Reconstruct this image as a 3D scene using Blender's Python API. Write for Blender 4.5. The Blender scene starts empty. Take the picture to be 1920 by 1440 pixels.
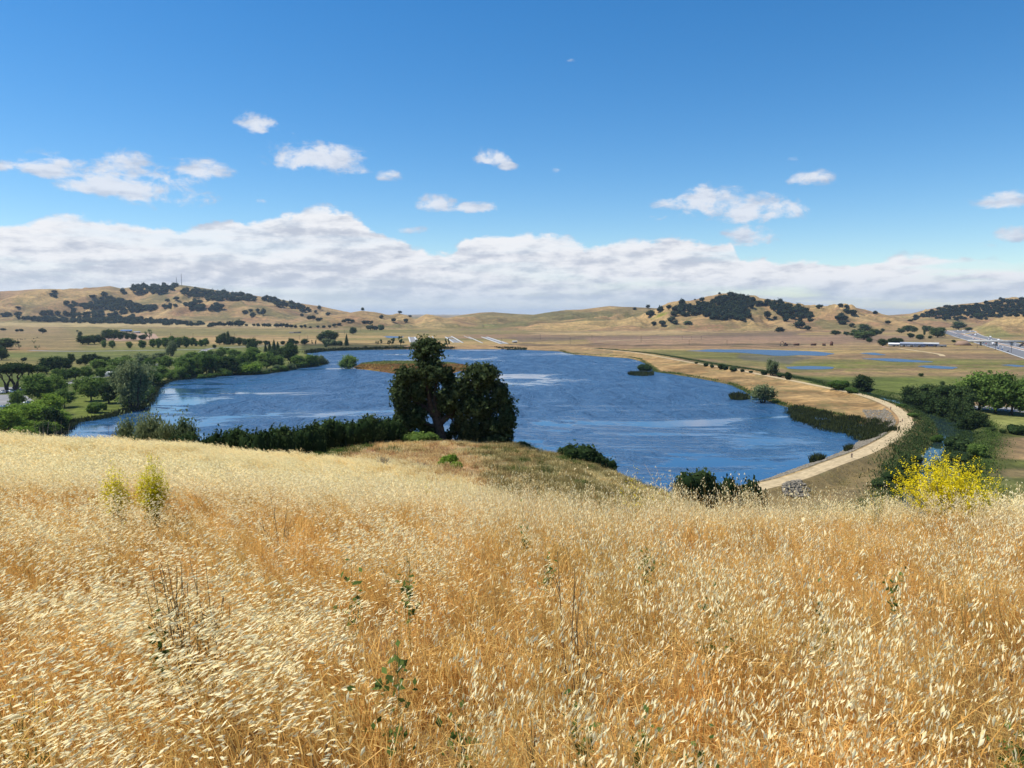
import bpy, math, random
import numpy as np
from mathutils import Vector
R = math.radians
rng = np.random.default_rng(7)
random.seed(7)
SC = bpy.context.scene
COL = SC.collection

# ------------------------------------------------------------------ camera
F = 1371.0                      # focal length in pixels of the 1920 wide photograph
PITCH = R(5.5)
CZ = 50.0
cam_d = bpy.data.cameras.new('camera'); cam = bpy.data.objects.new('camera', cam_d); COL.objects.link(cam)
cam.location = (0, 0, CZ); cam.rotation_euler = (R(90) - PITCH, 0, 0)
cam_d.sensor_width = 36; cam_d.lens = 36 * F / 1920
cam_d.clip_start = 0.05; cam_d.clip_end = 80000
SC.camera = cam

# ------------------------------------------------------------------ view, sun, sky
SC.view_settings.view_transform = 'Standard'; SC.view_settings.look = 'None'
SC.view_settings.gamma = 1; SC.view_settings.use_curve_mapping = False
SC.view_settings.exposure = 0.32
SUN_EL, SUN_AZ = 61.0, -88.0     # azimuth from the view direction, negative = left
SUN_E, SKY_S = 4.8, 0.086
sd = bpy.data.lights.new('sun', 'SUN'); sun = bpy.data.objects.new('sun', sd); COL.objects.link(sun)
sd.energy = SUN_E; sd.angle = R(0.53); sd.color = (1.0, 0.955, 0.88)
sv = Vector((math.sin(R(SUN_AZ)) * math.cos(R(SUN_EL)), math.cos(R(SUN_AZ)) * math.cos(R(SUN_EL)), math.sin(R(SUN_EL))))
sun.rotation_euler = sv.to_track_quat('Z', 'Y').to_euler()
sun.location = (-300, 200, 600)
SC.cycles.volume_bounces = 1; SC.cycles.max_bounces = 6; SC.cycles.transparent_max_bounces = 8
SC.cycles.diffuse_bounces = 3; SC.cycles.glossy_bounces = 2
SC.cycles.caustics_reflective = False; SC.cycles.caustics_refractive = False

W = bpy.data.worlds.new('World'); SC.world = W; W.use_nodes = True
class NT:
    """small node-tree helper"""
    def __init__(s, t): s.t = t; s.n = t.nodes; s.l = t.links
    def new(s, kind, **k):
        a = s.n.new(kind)
        for q, v in k.items(): setattr(a, q, v)
        return a
    def put(s, v, sock):
        if isinstance(v, (int, float, tuple, list)): sock.default_value = v
        else: s.l.new(v, sock)
    def m(s, op, a, b=None, c=None, clamp=False):
        x = s.new('ShaderNodeMath', operation=op, use_clamp=clamp)
        s.put(a, x.inputs[0])
        if b is not None: s.put(b, x.inputs[1])
        if c is not None: s.put(c, x.inputs[2])
        return x.outputs[0]
    def mix(s, f, a, b, blend='MIX'):
        x = s.new('ShaderNodeMix', data_type='RGBA', blend_type=blend)
        s.put(f, x.inputs[0]); s.put(a, x.inputs[6]); s.put(b, x.inputs[7])
        return x.outputs[2]
    def noise(s, vec, scale, detail=4, rough=.55, dist=0, lac=2.0):
        x = s.new('ShaderNodeTexNoise')
        if vec is not None: s.put(vec, x.inputs['Vector'])
        x.inputs['Scale'].default_value = scale; x.inputs['Detail'].default_value = detail
        x.inputs['Roughness'].default_value = rough; x.inputs['Distortion'].default_value = dist
        x.inputs['Lacunarity'].default_value = lac
        return x.outputs[0]
    def xyz(s, x, y, z=0.0):
        c = s.new('ShaderNodeCombineXYZ'); s.put(x, c.inputs[0]); s.put(y, c.inputs[1]); s.put(z, c.inputs[2]); return c.outputs[0]
    def rng(s, v, a, b, c=0.0, d=1.0, smooth=True):
        x = s.new('ShaderNodeMapRange', interpolation_type='SMOOTHSTEP' if smooth else 'LINEAR')
        s.put(v, x.inputs[0]); x.inputs[1].default_value = a; x.inputs[2].default_value = b
        x.inputs[3].default_value = c; x.inputs[4].default_value = d
        return x.outputs[0]

SP, CP = math.sin(PITCH), math.cos(PITCH)
def ray(px, py):
    u = (px - 960) / F; v = (720 - py) / F
    return np.array([u, CP + v * SP, -SP + v * CP])
def azel(px, py):
    d = ray(px, py); d = d / np.linalg.norm(d)
    return math.atan2(d[0], d[1]), math.asin(d[2])

def build_world():
    t = NT(W.node_tree); t.n.clear()
    out = t.new('ShaderNodeOutputWorld')
    sky = t.new('ShaderNodeTexSky', sky_type='NISHITA'); sky.sun_disc = False
    sky.sun_elevation = R(SUN_EL); sky.sun_rotation = R(SUN_AZ)
    sky.altitude = 300; sky.air_density = 1.0; sky.dust_density = 0.15; sky.ozone_density = 3.0
    hs = t.new('ShaderNodeHueSaturation'); hs.inputs['Saturation'].default_value = 1.36; hs.inputs['Value'].default_value = 1.33
    t.l.new(sky.outputs[0], hs.inputs['Color'])
    tc = t.new('ShaderNodeTexCoord')
    se = t.new('ShaderNodeSeparateXYZ'); t.l.new(tc.outputs['Generated'], se.inputs[0])
    az = t.m('ARCTAN2', se.outputs[0], se.outputs[1])
    el = t.m('ARCSINE', se.outputs[2])
    # sheared and warped coordinates so that the cloud edges billow
    n1 = t.noise(t.xyz(az, t.m('MULTIPLY', el, 1.8)), 11, 8, .6)
    n2 = t.noise(t.xyz(t.m('ADD', az, 5.3), t.m('MULTIPLY', el, 1.6)), 38, 6, .62)
    fb = t.m('ADD', t.m('MULTIPLY', t.m('SUBTRACT', n1, .5), 1.0), t.m('MULTIPLY', t.m('SUBTRACT', n2, .5), .55))
    # scattered cumulus: (px, py, half width, half height up, half height down, weight)
    puffs = [(100, 316, 62, 24, 14, 1), (225, 335, 75, 34, 30, 1.1), (300, 355, 85, 34, 26, 1), (370, 320, 62, 18, 16, .8), (150, 352, 45, 16, 12, .8),
             (480, 232, 40, 22, 16, .95), (600, 298, 95, 32, 24, 1.1), (690, 297, 40, 12, 10, .5), (730, 332, 30, 14, 10, .7),
             (925, 295, 42, 20, 14, .85), (950, 312, 22, 10, 8, .7), (1045, 319, 16, 8, 6, .55), (820, 383, 55, 18, 12, .9), (890, 388, 65, 14, 10, .85),
             (1315, 385, 80, 32, 18, 1.1), (1430, 400, 95, 28, 16, 1.1), (1240, 407, 40, 10, 8, .5), (1410, 443, 55, 20, 18, .95),
             (1520, 336, 42, 16, 12, .85), (1485, 297, 22, 9, 8, .3), (1880, 378, 50, 16, 12, .8), (1905, 440, 40, 16, 12, .7), (1840, 458, 40, 18, 12, .35),
             (1067, 113, 20, 6, 5, .35), (488, 377, 26, 7, 6, .35), (5, 312, 26, 10, 8, .6), (760, 432, 60, 8, 7, .5),
             (-300, 300, 160, 60, 40, 1), (2250, 330, 180, 60, 40, 1), (-900, 250, 150, 60, 40, 1), (2900, 300, 200, 60, 40, 1)]
    best = None
    for (px, py, rx, ru, rd, wt) in puffs:
        if 0 <= px <= 1920: a0, e0 = azel(px, py)
        else: a0, e0 = (px - 960) / F, (588 - py) / F
        ra = rx / F * .92 * 1.12; ru_ = ru / F * 1.3; rd_ = rd / F * 1.25
        dx = t.m('MULTIPLY', t.m('SUBTRACT', az, a0), 1 / ra)
        dy = t.m('SUBTRACT', el, e0)
        dyu = t.m('MULTIPLY', t.m('MAXIMUM', dy, 0.0), 1 / ru_)
        dyd = t.m('MULTIPLY', t.m('MINIMUM', dy, 0.0), 1 / rd_)
        q = t.m('SUBTRACT', wt, t.m('ADD', t.m('MULTIPLY', dx, dx), t.m('ADD', t.m('MULTIPLY', dyu, dyu), t.m('MULTIPLY', dyd, dyd))))
        best = q if best is None else t.m('MAXIMUM', best, q)
    nb3 = t.noise(t.xyz(t.m('ADD', az, 1.7), t.m('MULTIPLY', el, 1.7)), 17, 7, .62, .4)
    pf = t.m('ADD', fb, t.m('MULTIPLY', t.m('SUBTRACT', nb3, .5), 1.5))
    puff = t.rng(t.m('ADD', best, t.m('MULTIPLY', pf, 2.3)), .16, 1.0)
    # the cloud bank: top edge from a curve over the azimuth
    top = [(-1100, 430), (-500, 400), (-200, 405), (0, 418), (70, 410), (140, 398), (210, 412), (330, 425), (420, 418), (500, 405), (560, 392), (600, 384), (650, 395), (700, 430), (740, 440), (840, 468),
           (875, 440), (960, 436), (1040, 435), (1110, 455), (1180, 448), (1300, 446), (1370, 452), (1385, 485), (1500, 482), (1620, 492), (1700, 476), (1800, 478), (1920, 488), (2300, 470), (3000, 450)]
    fc = t.new('ShaderNodeFloatCurve')
    cv = fc.mapping.curves[0]
    pts = [(((azel(a, b)[0] if 0 <= a <= 1920 else (a - 960) / F) / 3.2 + .5), (azel(a, b)[1] if 0 <= a <= 1920 else (588 - b) / F) / .25) for a, b in top]
    while len(cv.points) < len(pts) + 2: cv.points.new(.5, .5)
    allp = [(0.0, .5)] + pts + [(1.0, .5)]
    for p_, q_ in zip(cv.points, allp): p_.location = q_; p_.handle_type = 'AUTO'
    fc.mapping.update()
    t.l.new(t.m('ADD', t.m('DIVIDE', az, 3.2), .5, clamp=True), fc.inputs['Value'])
    tope = t.m('MULTIPLY', fc.outputs[0], .25)
    d_el = t.m('SUBTRACT', tope, el)
    bank = t.rng(t.m('ADD', t.m('MULTIPLY', d_el, 60), t.m('MULTIPLY', fb, 2.6)), -.06, .42)
    lowf = t.rng(el, -.01, .03)
    # small blue breaks in the bank on the right and near the horizon
    nb = t.noise(t.xyz(t.m('MULTIPLY', az, 1.0), t.m('MULTIPLY', el, 9)), 3.2, 5, .55)
    rightw = t.rng(az, -.05, .55)
    brk = t.m('MULTIPLY', t.rng(nb, .46, .62), t.m('ADD', .16, t.m('MULTIPLY', rightw, .60)))
    hz = t.m('MULTIPLY', t.m('SUBTRACT', 1.0, lowf), .35)
    bank = t.m('MULTIPLY', bank, t.m('SUBTRACT', 1.0, t.m('MAXIMUM', brk, hz)))
    dens = t.m('MAXIMUM', t.m('MULTIPLY', puff, .92), bank, clamp=True)
    # cloud light: streaky layers in the bank, bright caps near the edges, soft grey bases
    st1 = t.noise(t.xyz(t.m('ADD', az, 2.0), t.m('MULTIPLY', el, 7.5)), 4.2, 7, .52, .25)
    st2 = t.noise(t.xyz(t.m('ADD', az, 9.0), t.m('MULTIPLY', el, 3.0)), 18, 6, .6)
    st2b = t.noise(t.xyz(t.m('ADD', az, 9.012), t.m('SUBTRACT', t.m('MULTIPLY', el, 3.0), .022)), 18, 6, .6)
    relief = t.m('MULTIPLY', t.m('SUBTRACT', st2, st2b), 2.0)
    cap = t.rng(d_el, .0, .045, 1.0, 0.0)
    shade = t.m('ADD', t.m('ADD', t.m('MULTIPLY', st1, 1.25), relief), t.m('MULTIPLY', cap, .30))
    shade = t.rng(shade, .22, 1.05)
    pshade = t.rng(t.m('ADD', t.m('ADD', t.m('MULTIPLY', best, .5), .45), relief), .2, 1.1)
    isbank = t.rng(d_el, -.006, .004)
    sh = t.m('ADD', t.m('MULTIPLY', isbank, shade), t.m('MULTIPLY', t.m('SUBTRACT', 1.0, isbank), pshade))
    colr = t.mix(sh, (.43, .47, .55, 1), (.72, .73, .755, 1))
    colr = t.mix(t.m('SUBTRACT', 1.0, isbank), colr, t.mix(pshade, (.40, .46, .57, 1), (.64, .67, .73, 1)))
    colr = t.mix(t.rng(el, 0.0, .06, .55, 0.0), colr, (.36, .46, .58, 1))
    b1 = t.new('ShaderNodeBackground'); t.l.new(hs.outputs[0], b1.inputs[0]); b1.inputs[1].default_value = SKY_S
    b2 = t.new('ShaderNodeBackground'); t.l.new(colr, b2.inputs[0]); b2.inputs[1].default_value = 1.0
    mx = t.new('ShaderNodeMixShader'); t.l.new(dens, mx.inputs[0]); t.l.new(b1.outputs[0], mx.inputs[1]); t.l.new(b2.outputs[0], mx.inputs[2])
    t.l.new(mx.outputs[0], out.inputs[0])
build_world()

# ------------------------------------------------------------------ noise and geometry helpers
def _hash(ix, iy, seed):
    h = (ix.astype(np.int64) * 374761393 + iy.astype(np.int64) * 668265263 + seed * 1442695041) & 0x7fffffff
    h = ((h ^ (h >> 13)) * 1274126177) & 0x7fffffff
    h = h ^ (h >> 16)
    return (h & 0xffff) / 65535.0
def vnoise(x, y, seed=0):
    x = np.asarray(x, float); y = np.asarray(y, float)
    ix = np.floor(x); iy = np.floor(y); fx = x - ix; fy = y - iy
    fx = fx * fx * fx * (fx * (fx * 6 - 15) + 10); fy = fy * fy * fy * (fy * (fy * 6 - 15) + 10)
    a = _hash(ix, iy, seed); b = _hash(ix + 1, iy, seed); c = _hash(ix, iy + 1, seed); d = _hash(ix + 1, iy + 1, seed)
    return (a * (1 - fx) + b * fx) * (1 - fy) + (c * (1 - fx) + d * fx) * fy
def fbm(x, y, oct=4, seed=0, g=.5):
    s = 0; a = 1; n = 0; ca, sa = math.cos(.6), math.sin(.6)
    for i in range(oct):
        s = s + a * vnoise(x, y, seed + i * 17); n += a; a *= g
        x, y = (x * ca - y * sa) * 2.03, (x * sa + y * ca) * 2.03
    return s / n
def ridged(x, y, oct=3, seed=0):
    s = 0; a = 1; n = 0; ca, sa = math.cos(.7), math.sin(.7)
    for i in range(oct):
        s = s + a * (1 - abs(2 * vnoise(x, y, seed + i * 31) - 1)); n += a; a *= .5
        x, y = (x * ca - y * sa) * 2.1, (x * sa + y * ca) * 2.1
    return s / n
def sstep(a, b, x):
    t = np.clip((x - a) / (b - a), 0, 1); return t * t * (3 - 2 * t)
def kpy(py):
    v = (720 - np.asarray(py, float)) / F
    return (SP - v * CP) / (CP + v * SP)
def flat(px, py, z=0.0):
    """where the sight line of a photo point meets the level z"""
    d = ray(px, py); s = (z - CZ) / d[2]
    return (d[0] * s, d[1] * s)
def flats(pts, z=0.0): return np.array([flat(a, b, z) for a, b in pts])
def to_px(X, Y, Z):
    dz = Z - CZ; dep = Y * CP - dz * SP; up = Y * SP + dz * CP
    dep = np.where(dep < .01, .01, dep)
    return 960 + F * X / dep, 720 - F * up / dep
def sdist_poly(X, Y, poly):
    """signed distance to a polygon, negative inside"""
    shp = X.shape; X = X.ravel(); Y = Y.ravel()
    d = np.full(X.shape, 1e18); ins = np.zeros(X.shape, bool); n = len(poly)
    for i in range(n):
        x0, y0 = poly[i]; x1, y1 = poly[(i + 1) % n]
        ex, ey = x1 - x0, y1 - y0
        t = np.clip(((X - x0) * ex + (Y - y0) * ey) / (ex * ex + ey * ey + 1e-12), 0, 1)
        dd = (X - x0 - t * ex) ** 2 + (Y - y0 - t * ey) ** 2
        np.minimum(d, dd, out=d)
        c = ((y0 > Y) != (y1 > Y)) & (X < ex * (Y - y0) / (ey if abs(ey) > 1e-12 else 1e-12) + x0)
        ins ^= c
    d = np.sqrt(d); d[ins] *= -1
    return d.reshape(shp)
def dist_line(X, Y, line):
    """distance and side (+ = left of travel) to a polyline"""
    shp = X.shape; X = X.ravel(); Y = Y.ravel()
    d = np.full(X.shape, 1e18); sg = np.zeros(X.shape)
    for i in range(len(line) - 1):
        x0, y0 = line[i]; x1, y1 = line[i + 1]; ex, ey = x1 - x0, y1 - y0
        t = np.clip(((X - x0) * ex + (Y - y0) * ey) / (ex * ex + ey * ey + 1e-12), 0, 1)
        dx = X - x0 - t * ex; dy = Y - y0 - t * ey; dd = dx * dx + dy * dy
        m = dd < d; d[m] = dd[m]; sg[m] = np.sign(ex * dy - ey * dx)[m]
    return np.sqrt(d).reshape(shp), sg.reshape(shp)
def smooth_line(pts, n):
    """Catmull-Rom through the points"""
    P = np.array(pts, float); P = np.vstack([2 * P[0] - P[1], P, 2 * P[-1] - P[-2]]); out = []
    for i in range(1, len(P) - 2):
        for t in np.linspace(0, 1, n, endpoint=False):
            a, b, c, d = P[i - 1], P[i], P[i + 1], P[i + 2]
            out.append(.5 * ((2 * b) + (c - a) * t + (2 * a - 5 * b + 4 * c - d) * t * t + (3 * b - a - 3 * c + d) * t ** 3))
    out.append(P[-2]); return np.array(out)

# ------------------------------------------------------------------ the lie of the land
LAKE = flats([(40, 842), (128, 815), (135, 792), (175, 786), (215, 778), (240, 770), (262, 764), (280, 750), (288, 735), (300, 722), (330, 712), (400, 706), (440, 702), (470, 702), (520, 697),
              (560, 690), (600, 684), (610, 680), (606, 675), (590, 669), (575, 663), (590, 660), (620, 658), (700, 656), (800, 655), (960, 655), (1050, 659), (1080, 665), (1130, 669), (1180, 672),
              (1208, 680), (1222, 690), (1226, 697), (1262, 702), (1300, 708), (1365, 720), (1395, 733), (1420, 746), (1450, 756), (1475, 763), (1500, 770), (1560, 784), (1620, 797), (1655, 808), (1662, 820),
              (1652, 832), (1625, 847), (1590, 861), (1550, 877), (1500, 894), (1440, 911), (1350, 940), (1200, 960), (960, 965), (700, 950), (400, 905), (150, 880), (40, 862)])
LEVEE_PX = [(1370, 925), (1445, 908), (1500, 893), (1560, 870), (1620, 848), (1668, 823), (1694, 803), (1699, 788), (1684, 770), (1655, 754), (1610, 739), (1560, 729), (1500, 716.5), (1440, 705), (1380, 693),
            (1300, 680.5), (1240, 669.5), (1190, 661), (1130, 655), (1095, 652.5)]
LZ = 3.4
LEVEE = smooth_line(flats(LEVEE_PX, LZ), 8)
CREEK = smooth_line(flats([(1560, 725), (1640, 745), (1705, 762), (1735, 769), (1757, 778), (1774, 789), (1787, 803), (1787, 820), (1778, 838), (1765, 856), (1752, 876), (1745, 905), (1748, 945), (1750, 990)], -.4), 6)
ISLE = flats([(664, 688), (680, 680), (720, 677), (790, 677), (850, 680), (885, 687), (880, 694), (840, 700), (780, 701), (735, 700), (700, 695), (672, 692)])
# foreground hill: for each photo column, ground heights over forward distance
FH = {
    -500: [(0, 48.4), (5, 47.75), (10, 47.05), (25, 45.0), (45, 41.95), (60, 38.5), (80, 32), (110, 20), (160, 3), (220, -12)],
    0:    [(0, 48.4), (5, 47.75), (10, 47.05), (25, 45.0), (45, 41.95), (60, 38.5), (80, 32), (110, 20), (160, 3), (220, -12)],
    250:  [(0, 48.4), (5, 47.75), (10, 47.0), (25, 44.8), (45, 41.5), (60, 38), (80, 32), (110, 20), (160, 3), (220, -12)],
    480:  [(0, 48.4), (5, 47.75), (10, 46.95), (25, 44.3), (42, 41.2), (60, 37), (75, 34.3), (90, 30.5), (110, 24), (160, 5), (220, -12)],
    640:  [(0, 48.4), (5, 47.75), (10, 46.9), (20, 45.0), (40, 41.3), (50, 39.4), (60, 37.9), (75, 36.1), (88, 34.7), (100, 32), (130, 20), (180, 0), (220, -12)],
    830:  [(0, 48.4), (5, 47.75), (10, 46.9), (20, 44.75), (35, 41.0), (50, 38.8), (65, 37.2), (88, 34.7), (100, 32), (130, 20), (180, 0), (220, -12)],
    960:  [(0, 48.4), (5, 47.75), (10, 46.8), (16, 45.4), (30, 41.0), (45, 38.4), (60, 36.9), (75, 35.5), (88, 34.0), (100, 31), (130, 19), (180, 0), (220, -12)],
    1100: [(0, 48.4), (5, 47.75), (10, 46.7), (13, 45.95), (30, 40.3), (45, 37.3), (60, 35.4), (75, 33.6), (88, 31.6), (100, 29), (130, 18), (180, -2), (220, -12)],
    1200: [(0, 48.4), (5, 47.75), (10, 46.7), (13, 45.9), (30, 40.0), (60, 34), (85, 29.6), (100, 26), (130, 15), (180, -5), (220, -15)],
    1350: [(0, 48.4), (5, 47.75), (10, 46.7), (13, 45.9), (30, 40.0), (60, 32.5), (85, 26.6), (110, 19), (150, 5), (190, -8), (220, -15)],
    1500: [(0, 48.4), (5, 47.75), (10, 46.7), (13, 45.9), (30, 39.5), (60, 29), (100, 15), (140, 2), (180, -8), (220, -15)],
    1920: [(0, 48.4), (5, 47.75), (10, 46.75), (13, 46.0), (30, 39.5), (60, 29), (100, 13), (130, 2), (160, -8), (220, -15)],
    2500: [(0, 48.4), (5, 47.75), (10, 46.75), (13, 46.0), (30, 39.5), (60, 29), (100, 13), (130, 2), (160, -8), (220, -15)],
}
_ys = np.concatenate([np.linspace(0, 30, 61), np.linspace(31, 260, 230)])
_px = np.linspace(-500, 2500, 151)
_k = sorted(FH); _T = np.array([np.interp(_ys, *zip(*FH[k])) for k in _k])
_T = np.array([np.interp(_px, _k, _T[:, j]) for j in range(len(_ys))])            # [y, px]
for _ in range(6):
    _T[1:-1] = _T[1:-1] * .5 + (_T[:-2] + _T[2:]) * .25
for _ in range(10):
    _T[:, 1:-1] = _T[:, 1:-1] * .5 + (_T[:, :-2] + _T[:, 2:]) * .25
def fore(X, Y):
    r = np.hypot(X, Y); a = np.clip(np.arctan2(X, Y), -R(42), R(42))
    Ye = np.clip(r * np.cos(a), 0, 259.9); px = np.clip(960 + F * np.tan(a) / CP, -499, 2499)
    jy = np.clip(np.searchsorted(_ys, Ye, side='right') - 1, 0, len(_ys) - 2); fy = (Ye - _ys[jy]) / (_ys[jy + 1] - _ys[jy])
    fx_ = (px + 500) / 20.0; jx = np.clip(fx_.astype(int), 0, 149); fx = fx_ - jx
    z = (_T[jy, jx] * (1 - fx) + _T[jy, jx + 1] * fx) * (1 - fy) + (_T[jy + 1, jx] * (1 - fx) + _T[jy + 1, jx + 1] * fx) * fy
    return z + (fbm(X / 7, Y / 7, 4, 3) - .5) * np.clip(r / 30, .1, 1.0)
# hills: crest in photo points, distance of the crest, depth of the front slope
HILLS = [
    (3800, 1000, [(-600, 560), (-150, 549), (0, 546), (50, 543), (105, 540), (160, 539), (200, 536.5), (215, 536), (235, 541), (262, 539), (300, 537), (330, 534), (345, 533), (380, 538), (430, 547), (480, 554), (520, 560), (550, 567), (600, 574), (655, 585), (720, 598), (760, 606)]),
    (3250, 420, [(-600, 580), (-100, 572), (0, 572), (60, 568), (120, 562), (160, 566), (200, 574), (250, 584), (300, 578), (340, 572), (400, 574), (440, 577), (480, 572), (520, 577), (560, 588), (620, 598), (680, 606)]),
    (2700, 600, [(540, 608), (570, 600), (600, 594), (650, 588), (680, 582.5), (705, 585), (725, 590), (735, 591.5), (750, 587.5), (765, 591), (775, 597), (790, 604), (810, 611)]),
    (2600, 500, [(770, 608), (780, 600), (790, 595), (800, 590), (815, 592), (835, 597.5), (860, 601), (900, 608)]),
    (3000, 650, [(815, 606), (835, 597.5), (870, 590), (900, 586), (925, 585), (960, 588), (1000, 590), (1030, 585), (1060, 581), (1090, 580), (1140, 573.5), (1170, 575), (1220, 577), (1270, 580), (1320, 595), (1360, 610)]),
    (2450, 330, [(920, 612), (960, 604), (1010, 598), (1050, 601), (1100, 596), (1150, 600), (1200, 604), (1260, 612)]),
    (2600, 620, [(1090, 614), (1150, 603), (1200, 590), (1240, 578), (1260, 572), (1290, 564), (1320, 557), (1345, 551.5), (1360, 550), (1380, 553), (1420, 559), (1460, 564), (1500, 573), (1540, 575.5), (1570, 574), (1600, 577), (1630, 585), (1660, 592), (1700, 600), (1740, 612), (1770, 622)]),
    (2250, 280, [(1180, 622), (1240, 606), (1260, 600), (1300, 602), (1340, 597), (1380, 605), (1420, 610), (1450, 600), (1470, 596), (1500, 600), (1540, 608), (1580, 606), (1620, 598), (1650, 603), (1690, 618)]),
    (3500, 900, [(1600, 604), (1655, 591.5), (1700, 588), (1740, 579), (1790, 571), (1830, 568), (1870, 559), (1885, 557), (1920, 560), (2000, 560), (2300, 575), (2600, 590)]),
    (2050, 430, [(1760, 632), (1800, 619), (1835, 610), (1850, 602), (1880, 594), (1920, 589), (2000, 580), (2300, 578), (2600, 590)]),
    (2850, 450, [(1670, 612), (1690, 603), (1705, 598), (1735, 592.5), (1760, 599), (1790, 606), (1830, 603), (1870, 597), (1900, 594), (1960, 600)]),
]
def plain_z(X, Y):
    px = 960 + F * X / np.maximum(Y, 1) / CP
    amt = np.interp(px, [700, 960, 1200, 1500], [14, 7, 2, 0])
    return .9 + amt * sstep(1750, 3000, Y) + (fbm(X / 60, Y / 60, 3, 5) - .5) * .9 * sstep(1250, 1700, Y) * (px < 1300)
def hill_z(X, Y, base):
    wx = X + (fbm(X / 500, Y / 500, 3, 61) - .5) * 420; wy = Y + (fbm(X / 500, Y / 500, 3, 62) - .5) * 420
    rg = ridged(wx / 420, wy / 620, 4, 11); r2 = ridged(wx / 130, wy / 190, 3, 12); r3 = ridged(wx / 48, wy / 60, 3, 13)
    out = base.copy(); msk = np.zeros_like(base)
    for i, (yc, wf, cr) in enumerate(HILLS):
        px = 960 + F * X / np.maximum(Y, 1) / (CP + 120 / F * SP)
        c = np.array(cr, float); Zc = CZ - yc * np.interp(px, c[:, 0], kpy(c[:, 1]))
        Zc = np.where((px < c[0, 0] - 5) | (px > c[-1, 0] + 5), -5, Zc)
        Ycc = yc + (fbm(X / 350 + i * 9, Y / 4000, 2, 70) - .5) * wf * .25
        tf = np.clip((Ycc - Y) / wf, 0, 1.3); tb = np.clip((Y - Ycc) / (wf * 1.1), 0, 1.3)
        t = np.where(Y < Ycc, tf, tb)
        prof = np.clip(1 - t, 0, 1); prof = .45 * prof + .55 * (prof * prof * (3 - 2 * prof))
        H = Zc - base
        amp = np.clip(H, 0, 70) * np.clip(t * 2.2, 0, 1) * np.clip((1.05 - t) * 2.5, 0, 1)
        z = base + H * prof + amp * ((rg - .62) * 1.5 + (r2 - .6) * .6 + (r3 - .6) * .24)
        z = np.where(H > 0, z, -5)
        z = np.where((prof <= 0), -5, z)
        m = z > out; msk = np.where(m, np.clip((z - base) / 6, 0, 1), msk); out = np.maximum(out, z)
    return out, msk, rg, r2
LAKE_SHORE_N = lambda X, Y: (fbm(X / 14, Y / 14, 3, 88) - .5) * 7
def height(X, Y):
    """returns height, masks dict"""
    pl = plain_z(X, Y)
    far, hm, rg, r2 = hill_z(X, Y, pl)
    fwd = Y > 0
    far = np.where(fwd, far, pl); hm = np.where(fwd, hm, 0)
    near = np.hypot(X, Y) < 1500
    sl = np.full(X.shape, 500.); dl = np.full(X.shape, 500.); sdl = np.zeros(X.shape); dc = np.full(X.shape, 500.); si = np.full(X.shape, 500.)
    xn, yn = X[near], Y[near]
    sl[near] = sdist_poly(xn, yn, LAKE) + LAKE_SHORE_N(xn, yn) * .45
    a, b = dist_line(xn, yn, LEVEE); dl[near] = a; sdl[near] = b
    dc[near] = dist_line(xn, yn, CREEK)[0] + (fbm(xn / 9, yn / 9, 2, 4) - .5) * 3
    si[near] = sdist_poly(xn, yn, ISLE) + (fbm(xn / 12, yn / 12, 2, 9) - .5) * 5
    z = far.copy()
    bank = .9 + 1.3 * sstep(0, 30, sl) * sstep(45, 25, dl)
    z = np.where(dl < 60, np.maximum(z, bank * 1.0), z)
    z = np.where(dc < 40, np.minimum(z, -1.4 + np.maximum(0, dc - 4.8) * .55), z)
    z = np.where(sl < 30, np.minimum(z, np.where(sl > 0, .02 + sl * .16, np.maximum(-2, sl * .15 + .02))), z)
    lev = LZ - np.maximum(0, dl - 3.3) * .40
    z = np.maximum(z, np.where(dl < 40, lev, -9))
    z = np.where(si < 20, np.maximum(z, np.clip(-si * .12, -2, .8)), z)
    fz = fore(X, Y)
    hs = sstep(-1.5, 1.5, fz - z)
    z = np.maximum(z, fz)
    return z, dict(hill=hm, lake=sl, lev=dl, levs=sdl, creek=dc, isle=si, fore=hs, rg=rg, r2=r2)

A_IN = np.linspace(-R(40), R(40), 640)
A_OUT = np.linspace(R(40), R(320), 96)[1:-1]
AZ = np.concatenate([A_IN, A_OUT])
RR = np.concatenate([[.25], np.geomspace(.6, 15, 70)[:-1], np.geomspace(15, 150, 130)[:-1], np.geomspace(150, 700, 260)[:-1], np.geomspace(700, 4200, 330)[:-1], np.geomspace(4200, 32000, 24)])
GA, GR = np.meshgrid(AZ, RR, indexing='ij')
GX = GR * np.sin(GA); GY = GR * np.cos(GA)
GZ, MK = height(GX, GY)
NIN = len(A_IN)
def P(px, py, rmin=0.0, dz=0.0):
    """ground point seen at a photo point (first hit beyond rmin)"""
    d = ray(px, py); a = math.atan2(d[0], d[1]); tz = d[2] / math.hypot(d[0], d[1])
    fi = np.clip((a - A_IN[0]) / (A_IN[1] - A_IN[0]), 0, NIN - 1.001); i = int(fi); f = fi - i
    zc = GZ[i] * (1 - f) + GZ[i + 1] * f + dz
    diff = (CZ + RR * tz) - zc
    ok = np.where((diff <= 0) & (RR > rmin))[0]
    if len(ok) == 0:
        best = np.argmin(np.where(RR > max(rmin, 1000), np.abs(diff), 1e9)); r = RR[best]
    else:
        j = ok[0]
        if j > 0 and diff[j - 1] > 0 and RR[j - 1] >= rmin:
            t = diff[j - 1] / (diff[j - 1] - diff[j]); r = RR[j - 1] + t * (RR[j] - RR[j - 1])
        else: r = RR[j]
    return Vector((r * math.sin(a), r * math.cos(a), float(np.interp(r, RR, zc)) - dz))
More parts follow.
